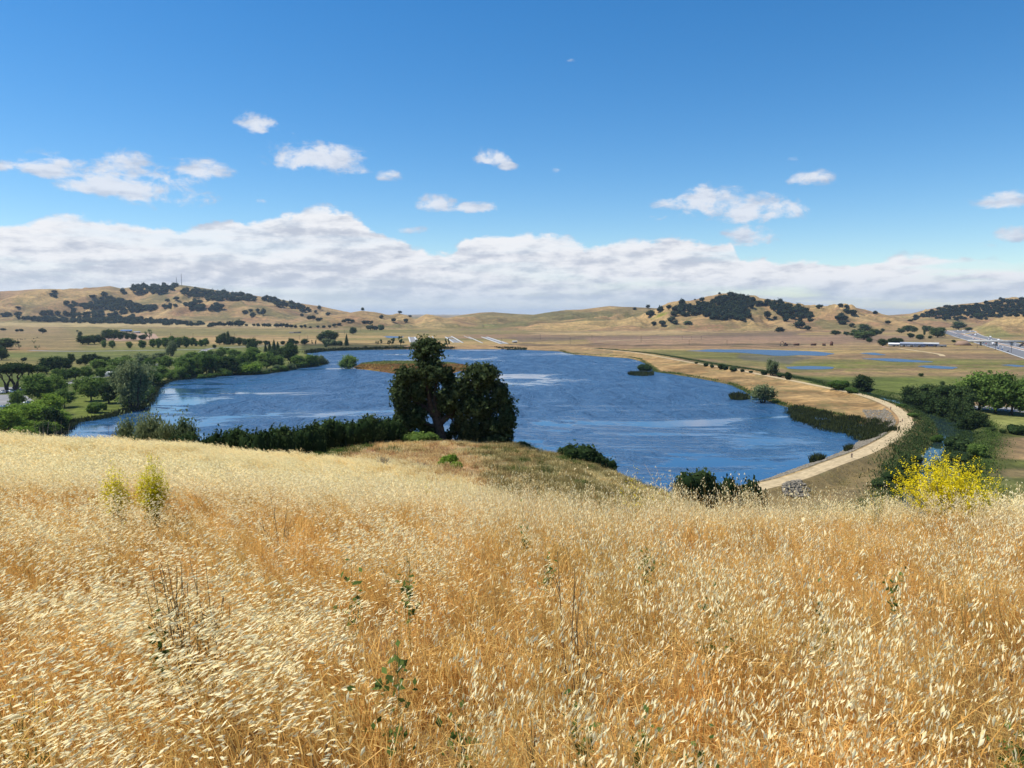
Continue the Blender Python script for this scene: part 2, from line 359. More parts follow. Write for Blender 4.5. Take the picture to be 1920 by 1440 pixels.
def gz(X, Y):
    """ground height on the mesh"""
    X = np.asarray(X, float); Y = np.asarray(Y, float)
    r = np.hypot(X, Y); a = np.arctan2(X, Y)
    fi = np.clip((a - A_IN[0]) / (A_IN[1] - A_IN[0]), 0, NIN - 1.001); i = fi.astype(int); f = fi - i
    j = np.clip(np.searchsorted(RR, r, side='right') - 1, 0, len(RR) - 2); g = np.clip((r - RR[j]) / (RR[j + 1] - RR[j]), 0, 1)
    return (GZ[i, j] * (1 - f) + GZ[i + 1, j] * f) * (1 - g) + (GZ[i, j + 1] * (1 - f) + GZ[i + 1, j + 1] * f) * g

# ------------------------------------------------------------------ meshes and tags
def link(o, parent=None):
    COL.objects.link(o)
    if parent is not None: o.parent = parent
    return o
def mesh_np(name, V, Fs, mats=(), mi=None, tint=None, color=None, smooth=False):
    """mesh from arrays; Fs is a list of int arrays with 3 or 4 columns"""
    me = bpy.data.meshes.new(name); V = np.asarray(V, np.float32)
    Fs = [np.asarray(f, np.int32) for f in Fs if len(f)]
    nl = sum(f.size for f in Fs); npoly = sum(len(f) for f in Fs)
    me.vertices.add(len(V)); me.vertices.foreach_set('co', V.ravel())
    me.loops.add(nl); me.polygons.add(npoly)
    me.loops.foreach_set('vertex_index', np.concatenate([f.ravel() for f in Fs]))
    tot = np.concatenate([np.full(len(f), f.shape[1], np.int32) for f in Fs]); st = np.concatenate([[0], np.cumsum(tot)[:-1]]).astype(np.int32)
    me.polygons.foreach_set('loop_start', st); me.polygons.foreach_set('loop_total', tot)
    for m in mats: me.materials.append(m)
    if mi is not None: me.polygons.foreach_set('material_index', np.asarray(mi, np.int32))
    if smooth: me.polygons.foreach_set('use_smooth', np.ones(npoly, bool))
    me.update(calc_edges=True)
    if tint is not None:
        a = me.attributes.new('tint', 'FLOAT', 'POINT'); a.data.foreach_set('value', np.asarray(tint, np.float32))
    if color is not None:
        a = me.attributes.new('col', 'FLOAT_COLOR', 'POINT'); c = np.ones((len(V), 4), np.float32); c[:, :3] = color
        a.data.foreach_set('color', c.ravel())
    return me
def obj(name, me, parent=None): return link(bpy.data.objects.new(name, me), parent)
def tag(o, label, cat=None, group=None, kind=None):
    if label: o['label'] = label
    if cat: o['category'] = cat
    if group: o['group'] = group
    if kind: o['kind'] = kind
    return o
def empty(name, loc, rz=0):
    o = bpy.data.objects.new(name, None); COL.objects.link(o); o.location = loc; o.rotation_euler = (0, 0, rz); o.empty_display_size = .3
    return o
class Acc:
    """collects verts, faces, tints into one mesh"""
    def __init__(s): s.V = []; s.F = {3: [], 4: []}; s.M = {3: [], 4: []}; s.T = []; s.n = 0
    def add(s, V, Fc, tint=.5, mi=0):
        V = np.asarray(V, float); Fc = np.asarray(Fc, int)
        s.V.append(V); s.T.append(np.broadcast_to(tint, (len(V),)).astype(float)); k = Fc.shape[1]
        s.F[k].append(Fc + s.n); s.M[k].append(np.full(len(Fc), mi)); s.n += len(V)
    def mesh(s, name, mats, smooth=False):
        Fs = []; M = []
        for k in (3, 4):
            if s.F[k]: Fs.append(np.concatenate(s.F[k])); M.append(np.concatenate(s.M[k]))
        return mesh_np(name, np.concatenate(s.V), Fs, mats, np.concatenate(M), tint=np.concatenate(s.T), smooth=smooth)
    def box(s, c, d, mi=0, tint=.5, rz=0, taper=(1, 1)):
        x, y, z = np.array(d) / 2
        v = np.array([[-x, -y, -z], [x, -y, -z], [x, y, -z], [-x, y, -z], [-x * taper[0], -y * taper[1], z], [x * taper[0], -y * taper[1], z], [x * taper[0], y * taper[1], z], [-x * taper[0], y * taper[1], z]])
        ca, sa = math.cos(rz), math.sin(rz); v = np.column_stack([v[:, 0] * ca - v[:, 1] * sa, v[:, 0] * sa + v[:, 1] * ca, v[:, 2]]) + np.array(c)
        s.add(v, [[0, 3, 2, 1], [4, 5, 6, 7], [0, 1, 5, 4], [1, 2, 6, 5], [2, 3, 7, 6], [3, 0, 4, 7]], tint, mi)
    def tube(s, pts, rad, k=6, mi=0, tint=.5):
        pts = np.asarray(pts, float); n = len(pts); rad = np.broadcast_to(rad, (n,))
        V = []
        for i in range(n):
            d = pts[min(i + 1, n - 1)] - pts[max(i - 1, 0)]; d = d / (np.linalg.norm(d) + 1e-9)
            a = np.cross(d, [0, 0, 1.0] if abs(d[2]) < .9 else [1.0, 0, 0]); a /= np.linalg.norm(a); b = np.cross(d, a)
            th = np.arange(k) * 2 * math.pi / k
            V.append(pts[i] + rad[i] * (np.cos(th)[:, None] * a + np.sin(th)[:, None] * b))
        V = np.concatenate(V); Fc = []
        for i in range(n - 1):
            for j in range(k): Fc.append([i * k + j, i * k + (j + 1) % k, (i + 1) * k + (j + 1) % k, (i + 1) * k + j])
        s.add(V, Fc, tint, mi)
        if k == 4: s.add(V[-4:], [[0, 1, 2, 3]], tint, mi)
def icosphere(sub):
    import bmesh
    bm = bmesh.new(); bmesh.ops.create_icosphere(bm, subdivisions=sub, radius=1)
    V = np.array([v.co[:] for v in bm.verts]); Fc = np.array([[v.index for v in f.verts] for f in bm.faces]); bm.free()
    return V, Fc
ICO1, ICO2 = icosphere(1), icosphere(2)

# ------------------------------------------------------------------ materials
def mat(name, col, rough=.8, spec=.2, metal=0, var=.0, vscale=1.0, bump=0, bscale=1):
    m = bpy.data.materials.new(name); m.use_nodes = True; t = NT(m.node_tree); b = t.n['Principled BSDF']
    b.inputs['Roughness'].default_value = rough; b.inputs['Specular IOR Level'].default_value = spec; b.inputs['Metallic'].default_value = metal
    g = t.new('ShaderNodeNewGeometry')
    if var:
        n = t.noise(g.outputs['Position'], vscale, 5, .6)
        f = t.rng(n, .3, .7, 1 - var, 1 + var)
        c = t.mix(1.0, (*col, 1), t.xyz(f, f, f), 'MULTIPLY'); t.l.new(c, b.inputs['Base Color'])
    else: b.inputs['Base Color'].default_value = (*col, 1)
    if bump:
        bp = t.new('ShaderNodeBump'); bp.inputs['Strength'].default_value = bump; bp.inputs['Distance'].default_value = .5 / bscale
        t.l.new(t.noise(g.outputs['Position'], bscale, 5, .6), bp.inputs['Height']); t.l.new(bp.outputs[0], b.inputs['Normal'])
    return m
def leaf_mat(name, c1, c2, trans=.25, ovar=.25, hue=None):
    """foliage or straw: colour runs from c1 to c2 with the leaf's own tint; a little light passes through"""
    m = bpy.data.materials.new(name); m.use_nodes = True; t = NT(m.node_tree); t.n.clear()
    out = t.new('ShaderNodeOutputMaterial')
    at = t.new('ShaderNodeAttribute', attribute_name='tint')
    oi = t.new('ShaderNodeObjectInfo')
    c = t.mix(at.outputs['Fac'], (*c1, 1), (*c2, 1))
    f = t.rng(oi.outputs['Random'], 0, 1, 1 - ovar, 1 + ovar, smooth=False)
    c = t.mix(1.0, c, t.xyz(t.m('MULTIPLY', f, t.rng(oi.outputs['Random'], 0, 1, 1.0 - ovar * .35, 1.0 + ovar * .3, False)), f, f), 'MULTIPLY')
    d = t.new('ShaderNodeBsdfDiffuse'); t.l.new(c, d.inputs[0])
    tr = t.new('ShaderNodeBsdfTranslucent'); t.l.new(c, tr.inputs[0])
    mx = t.new('ShaderNodeMixShader'); mx.inputs[0].default_value = trans
    t.l.new(d.outputs[0], mx.inputs[1]); t.l.new(tr.outputs[0], mx.inputs[2]); t.l.new(mx.outputs[0], out.inputs[0])
    return m
M = {}
M['oak'] = leaf_mat('oak_leaves', (.022, .036, .014), (.085, .115, .045), .28, .1)
M['far_oak'] = leaf_mat('far_oak_leaves', (.012, .024, .018), (.052, .074, .038), .18, .42)
M['green'] = leaf_mat('green_leaves', (.055, .098, .022), (.165, .25, .055), .4, .28)
M['bright'] = leaf_mat('bright_leaves', (.09, .155, .02), (.25, .36, .055), .4, .2)
M['grey'] = leaf_mat('grey_green_leaves', (.08, .11, .045), (.22, .26, .12), .4, .2)
M['dark'] = leaf_mat('dark_leaves', (.024, .046, .016), (.085, .125, .04), .3, .35)
M['shrub'] = leaf_mat('shrub_leaves', (.017, .032, .012), (.062, .095, .032), .25, .2)
M['reed'] = leaf_mat('reed_blades', (.016, .024, .010), (.075, .088, .030), .22, .1)
M['redplant'] = leaf_mat('red_marsh_plants', (.22, .10, .035), (.34, .20, .05), .2, .1)
M['straw'] = leaf_mat('straw_stems', (.64, .37, .095), (.93, .67, .25), .48, .2)
M['oat'] = leaf_mat('oat_heads', (.93, .74, .34), (1.0, .93, .60), .42, .06)
M['straw_far'] = leaf_mat('straw_pale', (.76, .55, .21), (.94, .77, .37), .42, .12)
M['brown'] = leaf_mat('dry_brown_grass', (.34, .17, .07), (.56, .36, .16), .3, .2)
M['weed'] = leaf_mat('green_weed', (.05, .085, .02), (.14, .20, .05), .3, .2)
M['olive'] = leaf_mat('olive_grass', (.17, .14, .05), (.36, .29, .12), .3, .25)
M['yellow'] = leaf_mat('yellow_flowers', (.62, .50, .01), (.85, .74, .03), .3, .1)
M['stem'] = leaf_mat('dead_stems', (.13, .10, .055), (.28, .22, .12), .1, .2)
M['gstem'] = leaf_mat('green_stems', (.12, .15, .04), (.22, .25, .08), .1, .2)
M['twig'] = leaf_mat('grey_twigs', (.14, .12, .10), (.30, .26, .22), .05, .15)
M['bark'] = mat('bark', (.07, .052, .04), .9, .1, var=.35, vscale=3)
M['concrete'] = mat('pale_concrete', (.55, .54, .50), .9, .1, var=.12, vscale=.2)
M['asphalt'] = mat('asphalt', (.16, .16, .165), .9, .1, var=.15, vscale=.15)
M['asphalt2'] = mat('park_asphalt', (.22, .215, .21), .9, .1, var=.18, vscale=.1)
M['gravel'] = mat('levee_gravel', (.43, .33, .19), .95, .05, var=.2, vscale=.35, bump=.4, bscale=2)
M['track'] = mat('worn_gravel', (.47, .365, .215), .95, .05, var=.2, vscale=.5)
M['rock'] = mat('riprap_stone', (.19, .165, .125), .9, .1, var=.4, vscale=.9)
M['white'] = mat('white_paint', (.8, .8, .79), .5, .3)
M['white_sheet'] = mat('white_sheet', (.50, .50, .48), .7, .2, var=.1, vscale=.1)
M['steel'] = mat('galvanised_steel', (.35, .36, .38), .5, .4, .4)
M['dark_metal'] = mat('dark_metal', (.05, .045, .04), .6, .3)
M['wood'] = mat('pole_wood', (.11, .085, .06), .9, .1)
M['blue_roof'] = mat('blue_roof', (.05, .20, .50), .5, .4, var=.1, vscale=.1)
M['grey_roof'] = mat('grey_roof', (.30, .33, .38), .55, .4, var=.12, vscale=.08)
M['blue_wall'] = mat('blue_wall', (.09, .12, .24), .7, .2)
M['tan_wall'] = mat('tan_wall', (.42, .37, .30), .8, .2)
M['glass'] = mat('dark_glass', (.02, .025, .03), .1, .6)
M['tyre'] = mat('tyre', (.02, .02, .02), .8, .2)
M['rust'] = mat('rusty_machine', (.12, .05, .03), .6, .3)
M['earth'] = mat('bare_earth', (.33, .22, .15), .95, .05, var=.2, vscale=.05)
for nm, c in dict(car_white=(.75, .75, .74), car_silver=(.42, .44, .46), car_black=(.025, .025, .03), car_blue=(.05, .14, .33), car_red=(.35, .04, .03), car_grey=(.14, .15, .16)).items():
    M[nm] = mat(nm, c, .3, .5)
M['skin'] = mat('skin', (.42, .25, .17), .6, .3); M['shirt_dark'] = mat('dark_shirt', (.04, .04, .05), .9, .1); M['shirt_red'] = mat('red_shirt', (.30, .08, .05), .9, .1)
M['trousers'] = mat('dark_trousers', (.03, .035, .05), .9, .1); M['hair'] = mat('brown_hair', (.03, .02, .015), .7, .2); M['fur'] = mat('brown_fur', (.16, .09, .04), .9, .1)

def ground_material():
    m = bpy.data.materials.new('ground_cover'); m.use_nodes = True; t = NT(m.node_tree); b = t.n['Principled BSDF']
    b.inputs['Roughness'].default_value = .95; b.inputs['Specular IOR Level'].default_value = .05
    g = t.new('ShaderNodeNewGeometry'); at = t.new('ShaderNodeAttribute', attribute_name='col')
    n1 = t.noise(g.outputs['Position'], .35, 6, .65); n2 = t.noise(g.outputs['Position'], .03, 6, .65)
    n4 = t.noise(g.outputs['Position'], .11, 6, .7)
    sp_ = t.new('ShaderNodeSeparateXYZ'); t.l.new(g.outputs['Position'], sp_.inputs[0])
    n5 = t.noise(t.xyz(t.m('MULTIPLY', sp_.outputs[0], .008), t.m('MULTIPLY', sp_.outputs[1], .028)), 1.0, 8, .7, .6)
    f = t.m('MULTIPLY', t.m('MULTIPLY', t.rng(n1, .25, .75, .72, 1.28), t.rng(n2, .25, .75, .80, 1.20)), t.m('MULTIPLY', t.rng(n4, .3, .7, .72, 1.24), t.rng(n5, .32, .68, .74, 1.22)))
    c = t.mix(1.0, at.outputs['Color'], t.xyz(f, t.m('POWER', f, .92), t.m('POWER', f, .8)), 'MULTIPLY')
    gr = t.m('MULTIPLY', t.rng(t.noise(g.outputs['Position'], .045, 7, .72), .51, .63), .5)
    c = t.mix(gr, c, (.11, .115, .045, 1))
    t.l.new(c, b.inputs['Base Color'])
    bp = t.new('ShaderNodeBump'); bp.inputs['Strength'].default_value = .5; bp.inputs['Distance'].default_value = 1.2
    n3 = t.noise(g.outputs['Position'], .22, 7, .7); t.l.new(n3, bp.inputs['Height']); t.l.new(bp.outputs[0], b.inputs['Normal'])
    return m
M['ground'] = ground_material()
def water_material(name, deep, calm=True):
    m = bpy.data.materials.new(name); m.use_nodes = True; t = NT(m.node_tree); b = t.n['Principled BSDF']
    b.inputs['Base Color'].default_value = (*deep, 1); b.inputs['IOR'].default_value = 1.333; b.inputs['Specular IOR Level'].default_value = .5
    g = t.new('ShaderNodeNewGeometry'); se = t.new('ShaderNodeSeparateXYZ'); t.l.new(g.outputs['Position'], se.inputs[0])
    x, y = se.outputs[0], se.outputs[1]
    # where the wind touches the water: long streaks and patches
    big = t.noise(t.xyz(t.m('MULTIPLY', x, .0065), t.m('MULTIPLY', y, .010)), 1.0, 9, .66, 1.1)
    near = t.rng(y, 210, 400, -.10, .045)
    left = t.rng(t.m('ADD', x, t.m('MULTIPLY', y, .38)), -45, 75, -.13, 0)
    s = t.m('ADD', t.m('ADD', big, near), left)
    wind = t.rng(s, .415, .525)
    wv = t.noise(t.xyz(t.m('MULTIPLY', x, .50), t.m('MULTIPLY', y, .62)), 1.0, 3, .6, .6)
    wv2 = t.noise(t.xyz(t.m('MULTIPLY', t.m('ADD', x, t.m('MULTIPLY', y, .35)), .16), t.m('MULTIPLY', y, .13)), 1.0, 4, .6, .8)
    wv3 = t.noise(t.xyz(t.m('MULTIPLY', x, .075), t.m('MULTIPLY', t.m('ADD', y, t.m('MULTIPLY', x, .3)), .035)), 1.0, 5, .65, 1.0)
    patch = t.noise(t.xyz(t.m('MULTIPLY', x, .022), t.m('MULTIPLY', y, .045)), 1.0, 6, .6, .8)
    wind = t.m('MAXIMUM', wind, t.m('MULTIPLY', t.rng(patch, .54, .60), .9))
    hgt = t.m('ADD', t.m('ADD', wv, t.m('MULTIPLY', wv2, 2.6)), t.m('MULTIPLY', wv3, 4.5))
    bp = t.new('ShaderNodeBump'); bp.inputs['Distance'].default_value = 2.0
    gust = t.rng(wv3, .3, .7, .55, 1.15)
    t.put(t.m('ADD', .008, t.m('MULTIPLY', t.m('MULTIPLY', wind, gust), .85)), bp.inputs['Strength'])
    t.l.new(hgt, bp.inputs['Height']); t.l.new(bp.outputs[0], b.inputs['Normal'])
    t.put(t.m('ADD', .04, t.m('MULTIPLY', t.m('MULTIPLY', wind, gust), .40)), b.inputs['Roughness'])
    return m
M['lake'] = water_material('lake_water', (.022, .078, .165))
M['pond'] = mat('pond_water', (.055, .10, .165), .35, .5, bump=.8, bscale=.3)
M['creekw'] = mat('creek_water', (.018, .035, .035), .05, .5)

# ------------------------------------------------------------------ ground colours
def lerp(a, b, f): return a * (1 - f[..., None]) + np.asarray(b) * f[..., None]
def ground_colours():
    X, Y, Z = GX, GY, GZ; px, py = to_px(X, Y, Z)
    n1 = fbm(X / 90, Y / 90, 5, 201); n2 = fbm(X / 25, Y / 25, 4, 202); n3 = fbm(X / 300, Y / 120, 4, 203); n4 = fbm(X / 8, Y / 8, 3, 204)
    wpx = px + (n1 - .5) * 50; wpy = py + (n2 - .5) * 7 + (n3 - .5) * 6
    straw = np.array([.43, .31, .15]); tan = np.array([.37, .25, .14]); olive = np.array([.19, .19, .07]); pink = np.array([.32, .205, .14])
    green = np.array([.12, .165, .04]); dark = np.array([.07, .08, .03]); soil = np.array([.22, .16, .115])
    c = np.zeros(X.shape + (3,)) + straw
    c = lerp(c, pink, sstep(.45, .62, n3) * .8)
    c = lerp(c, olive, sstep(.5, .68, fbm(X / 420, Y / 90, 4, 210)) * .75)
    c = lerp(c, soil, sstep(.56, .72, fbm(X / 600, Y / 70, 4, 211)) * .7)
    def reg(pts, col, f=5, amt=1.0, nz=0.0):
        nonlocal c
        box = (px > min(p[0] for p in pts) - 80) & (px < max(p[0] for p in pts) + 80) & (py > min(p[1] for p in pts) - 30) & (py < max(p[1] for p in pts) + 30) & (MK['fore'] < .5) & (Y > 0)
        if not box.any(): return
        d = sdist_poly(wpx[box], wpy[box] * 2.2, [(a, b * 2.2) for a, b in pts])
        k = sstep(f, -f, d) * amt
        if nz: k = k * sstep(.5 - nz, .5 + nz, n2[box] * .6 + n4[box] * .4)
        c[box] = lerp(c[box], col, k)
    # right-hand plain
    reg([(960, 632), (1500, 622), (1500, 632), (960, 640)], (.20, .145, .115), 6, .9)
    reg([(1100, 634), (1560, 628), (1600, 646), (1100, 648)], (.36, .235, .175), 8, .8)
    reg([(1560, 625), (1700, 628), (1700, 645), (1560, 646)], (.30, .20, .15), 8, .8)
    reg([(1000, 624), (1350, 618), (1350, 623), (1000, 628)], (.52, .38, .22), 5, .8)
    reg([(1500, 664), (2300, 660), (2300, 672), (1600, 672)], (.27, .185, .12), 8, .8)
    reg([(1180, 655), (1500, 664), (1480, 684), (1300, 672)], (.17, .18, .06), 8, .85)
    reg([(1450, 684), (1700, 676), (2300, 684), (2300, 700), (1700, 696), (1480, 700)], (.17, .20, .05), 8, .8, .15)
    reg([(1480, 700), (2300, 698), (2300, 712), (1480, 706)], (.30, .22, .12), 6, .7)
    reg([(1480, 706), (2300, 712), (2300, 745), (1700, 745), (1560, 730)], (.13, .17, .045), 10, .95)
    reg([(1550, 718), (1690, 735), (1680, 760), (1600, 745)], (.20, .22, .045), 8, .8, .2)
    reg([(1380, 664), (1520, 668), (1490, 684), (1400, 678)], (.15, .14, .12), 6, .8)
    reg([(1700, 760), (2300, 770), (2300, 1000), (1600, 1000), (1640, 880), (1740, 840)], (.13, .16, .045), 10, .9)
    reg([(1820, 775), (2300, 778), (2300, 812), (1850, 808)], (.26, .28, .10), 8, .95)
    reg([(1840, 822), (2300, 818), (2300, 866), (1860, 862)], (.40, .27, .155), 8, 1)
    reg([(1860, 880), (2300, 884), (2300, 900), (1850, 895)], (.34, .25, .14), 8, .8)
    # middle ground and the left plain
    reg([(840, 602), (965, 604), (960, 613), (820, 608)], (.14, .20, .06), 5, .9)
    reg([(650, 618), (1000, 620), (1000, 626), (650, 626)], (.20, .20, .08), 8, .6)
    reg([(960, 643), (1500, 646), (1500, 650), (960, 649)], (.12, .09, .065), 3, .8)
    reg([(-400, 604), (420, 606), (600, 612), (560, 615), (-400, 610)], (.56, .44, .24), 4, .8)
    reg([(120, 612), (600, 618), (600, 628), (100, 634)], (.23, .21, .09), 8, .75)
    reg([(300, 632), (600, 634), (600, 641), (300, 640)], (.50, .34, .18), 6, .8)
    reg([(-400, 612), (130, 612), (160, 660), (-400, 665)], (.31, .23, .13), 12, .8)
    reg([(-400, 640), (90, 652), (60, 662), (-400, 660)], (.40, .23, .13), 8, .6)
    reg([(60, 658), (400, 650), (640, 648), (640, 700), (300, 740), (-400, 700), (-400, 665)], (.15, .185, .055), 14, .85)
    reg([(-400, 676), (160, 672), (160, 688), (-400, 692)], (.27, .22, .10), 10, .7)
    reg([(-400, 700), (300, 700), (260, 790), (-400, 840)], (.115, .15, .04), 12, .95)
    reg([(120, 735), (220, 745), (250, 760), (180, 782), (125, 782)], (.15, .19, .045), 8, .9)
    reg([(570, 645), (760, 645), (760, 655), (570, 660)], (.08, .085, .04), 4, .9)
    reg([(790, 648), (1080, 649), (1150, 657), (1000, 657), (790, 655)], (.42, .28, .15), 4, .95)
    # hills
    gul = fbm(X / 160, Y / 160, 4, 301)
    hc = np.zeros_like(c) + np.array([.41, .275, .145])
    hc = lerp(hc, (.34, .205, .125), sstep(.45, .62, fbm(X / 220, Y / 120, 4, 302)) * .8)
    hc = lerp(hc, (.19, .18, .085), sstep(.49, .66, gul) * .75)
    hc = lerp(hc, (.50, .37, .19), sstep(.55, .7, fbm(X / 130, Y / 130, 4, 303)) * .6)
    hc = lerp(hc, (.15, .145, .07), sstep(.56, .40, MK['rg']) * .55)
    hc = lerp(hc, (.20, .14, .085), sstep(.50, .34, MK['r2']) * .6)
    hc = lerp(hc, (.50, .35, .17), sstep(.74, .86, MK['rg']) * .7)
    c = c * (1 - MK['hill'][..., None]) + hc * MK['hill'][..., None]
    reg([(1235, 588), (1262, 582), (1250, 592), (1220, 598)], (.25, .27, .05), 4, .9)
    reg([(1830, 612), (1880, 610), (1900, 632), (1840, 634)], (.20, .22, .08), 6, .6)
    # levee, shores, creek
    L, S, dl, dc = MK['lake'], MK['levs'], MK['lev'], MK['creek']
    strip = sstep(0, 4, L) * sstep(2.8, 4, dl) * (px > 1150) * (px < 1720) * (py < 800) * (py > 650) * (MK['fore'] < .5) * (dl < 70) * (S > 0)
    c = lerp(c, (.47, .315, .155), strip * .95)
    c = lerp(c, (.30, .19, .09), strip * sstep(.5, .62, n2) * .7)
    outer = (S < 0) * sstep(30, 18, dl) * (MK['fore'] < .5)
    c = lerp(c, (.24, .185, .10), outer * (py > 740))
    c = lerp(c, (.09, .11, .035), sstep(17, 24, dl) * sstep(42, 30, dl) * (S < 0) * (MK['fore'] < .5) * .85)
    c = lerp(c, (.06, .085, .025), sstep(16, 8, dc) * .9)
    c = lerp(c, (.035, .045, .02), (L < 4) * (px < 700) * 1.0 * (L < 500))
    c = lerp(c, (.10, .10, .04), sstep(3, 0, L) * (px > 700) * .8)
    isl = (MK['isle'] < 6)
    c = lerp(c, (.24, .125, .055), isl * 1.0)
    c = lerp(c, (.15, .16, .05), isl * sstep(684, 680, py) * 1.0)
    c = lerp(c, (.26, .20, .04), isl * sstep(.52, .62, n4) * .7)
    # the foreground hill
    fc = np.zeros_like(c) + np.array([.40, .235, .09])
    fc = lerp(fc, (.56, .41, .19), sstep(10, 30, GR) * 1.0)
    fc = lerp(fc, (.26, .15, .07), sstep(.5, .65, fbm(X / 1.1, Y / 1.1, 3, 41)) * sstep(14, 6, GR))
    kn = sstep(44, 52, GR) * sstep(540, 640, px)
    fc = lerp(fc, (.36, .215, .11), kn)
    fc = lerp(fc, (.46, .34, .18), kn * sstep(.5, .6, fbm(X / 6, Y / 6, 3, 42)))
    fc = lerp(fc, (.17, .19, .055), sstep(.5, .58, fbm(X / 9, Y / 9, 3, 43) + sstep(880, 1000, px) * .12) * kn * .9)
    fc = lerp(fc, (.25, .20, .085), kn * sstep(880, 980, px) * .8)
    fc = lerp(fc, (.13, .16, .05), sstep(85, 110, GR))
    c = c * (1 - MK['fore'][..., None]) + fc * MK['fore'][..., None]
    nf = (1 - MK['fore'])[..., None]; c = c * (1 - nf * (1 - np.array([.70, .67, .58])))
    return np.clip(c, .01, .9)
GC = ground_colours()

def build_terrain():
    na, nr = GX.shape
    V = np.column_stack([GX.ravel(), GY.ravel(), GZ.ravel()])
    idx = np.arange(na * nr).reshape(na, nr)
    i2 = np.roll(idx, -1, axis=0)
    Q = np.stack([idx[:, :-1], i2[:, :-1], i2[:, 1:], idx[:, 1:]], -1).reshape(-1, 4)[:, ::-1]
    fm = (MK['fore'].ravel()[Q].mean(1) > .5); hm = (MK['hill'].ravel()[Q].mean(1) > .25) & ~fm
    Cc = GC.reshape(-1, 3)
    for name, sel, lab in (('hillside', fm, 'steep grassy foreground hillside under the dry oats'), ('hills', hm, 'dry golden brown hills with darker gullies along the horizon'), ('ground', ~(fm | hm), 'flat valley floor of dry fields, marsh and park lawn round the lake')):
        q = Q[sel]; u, inv = np.unique(q, return_inverse=True)
        fcs = inv.reshape(q.shape)
        me = mesh_np(name, V[u], [fcs], [M['ground']], color=Cc[u], smooth=True)
        tag(obj(name, me), lab, kind='structure')
    # a small cap closes the fan under the camera
build_terrain()

# water
def sheet(name, pts, z, m, lab=None, kind='structure', cat=None, group=None):
    V = [(a, b, z) for a, b in pts]
    me = bpy.data.meshes.new(name); me.from_pydata(V, [], [list(range(len(V)))]); me.materials.append(m); me.update()
    if me.polygons[0].normal.z < 0: me.flip_normals()
    return tag(obj(name, me), lab, cat, group, kind)
lo = LAKE.min(0) - 20; hi = LAKE.max(0) + 20
sheet('lake', [(lo[0], 150), (hi[0], 150), (hi[0], hi[1]), (lo[0], hi[1])], 0.0, M['lake'], 'broad blue lake ruffled by wind with pale calm streaks')
def ribbon(name, line, w, z, m, lab, kind='structure', dz=None):
    L = np.asarray(line, float); d = np.gradient(L, axis=0); d /= np.linalg.norm(d, axis=1)[:, None]; nrm = np.column_stack([-d[:, 1], d[:, 0]])
    w = np.broadcast_to(w, (len(L),))[:, None]; K = 5
    rows = [L + nrm * w * (k / (K - 1) - .5) for k in range(K)]
    V = []
    for r_ in rows:
        zz = np.full(len(L), z) if dz is None else np.maximum(gz(r_[:, 0], r_[:, 1]), gz(L[:, 0], L[:, 1])) + dz
        V.append(np.column_stack([r_, zz]))
    n = len(L); V = np.concatenate(V)
    Fc = [[k * n + i, k * n + i + 1, (k + 1) * n + i + 1, (k + 1) * n + i] for k in range(K - 1) for i in range(n - 1)]
    me = mesh_np(name, V, [np.array(Fc)], [m])
    if me.polygons[0].normal.z < 0: me.flip_normals()
    return tag(obj(name, me), lab, kind=kind)
ribbon('creek', CREEK, 17, .06, M['creekw'], 'narrow dark creek running beside the levee under the trees')
wl = np.interp(np.arange(len(LEVEE)), [0, 50, 60, 90, len(LEVEE)], [5.4, 5.6, 5.4, 4.8, 4.4])
ribbon('levee_path', LEVEE, wl, LZ + .05, M['gravel'], 'pale gravel path curving along the top of the levee')

for d_, lab_ in ((-1.0, 'faint worn wheel track on the lake side of the path'), (1.1, 'faint worn wheel track on the creek side of the path')):
    T_ = np.gradient(LEVEE, axis=0); T_ /= np.linalg.norm(T_, axis=1)[:, None]
    ribbon('wheel_track', LEVEE + np.column_stack([-T_[:, 1], T_[:, 0]]) * d_ * (wl / 5.4)[:, None], .55, LZ + .06, M['track'], lab_)
def pond(pts, z=1.05):
    P2 = smooth_line(flats(pts + [pts[0]], z), 7)[:-1]
    P2 = P2 + (np.column_stack([fbm(P2[:, 0] / 30, P2[:, 1] / 30, 3, 5), fbm(P2[:, 0] / 30, P2[:, 1] / 30, 3, 6)]) - .5) * 14
    return P2
for i, (pp, lab) in enumerate([
        ([(1290, 658), (1340, 655), (1440, 656), (1530, 659), (1565, 664), (1545, 667), (1500, 666), (1460, 667), (1400, 662), (1340, 660)], 'largest blue pond, long and narrow in the marsh beyond the levee'),
        ([(1612, 662.5), (1635, 661), (1658, 664), (1650, 666), (1625, 664)], 'tiny blue pond farthest back in the marsh'),
        ([(1615, 672), (1680, 672.5), (1738, 677), (1730, 679), (1670, 678), (1630, 674)], 'thin blue pond in the middle of the marsh'),
        ([(1718, 686), (1750, 685), (1790, 689), (1775, 692), (1735, 690)], 'bright blue oval pond at the right of the marsh'),
        ([(1474, 688), (1520, 686), (1570, 689), (1540, 692.5), (1490, 691.5)], 'shallow blue pond beside the tall tree past the levee'),
        ([(1872, 684), (1895, 683.5), (1918, 686), (1900, 687)], 'faint bluish pond at the right edge of the marsh'),
        ([(722, 679 - 49), (735, 630.5), (756, 631), (750, 633.5), (728, 633.5)], 'small grey pond behind the far shore trees')]):
    P2 = pond(pp, 1.05)
    sheet('pond', P2, 1.08 if i < 6 else float(gz(P2[:, 0], P2[:, 1]).max()) + .1, M['pond'], lab)

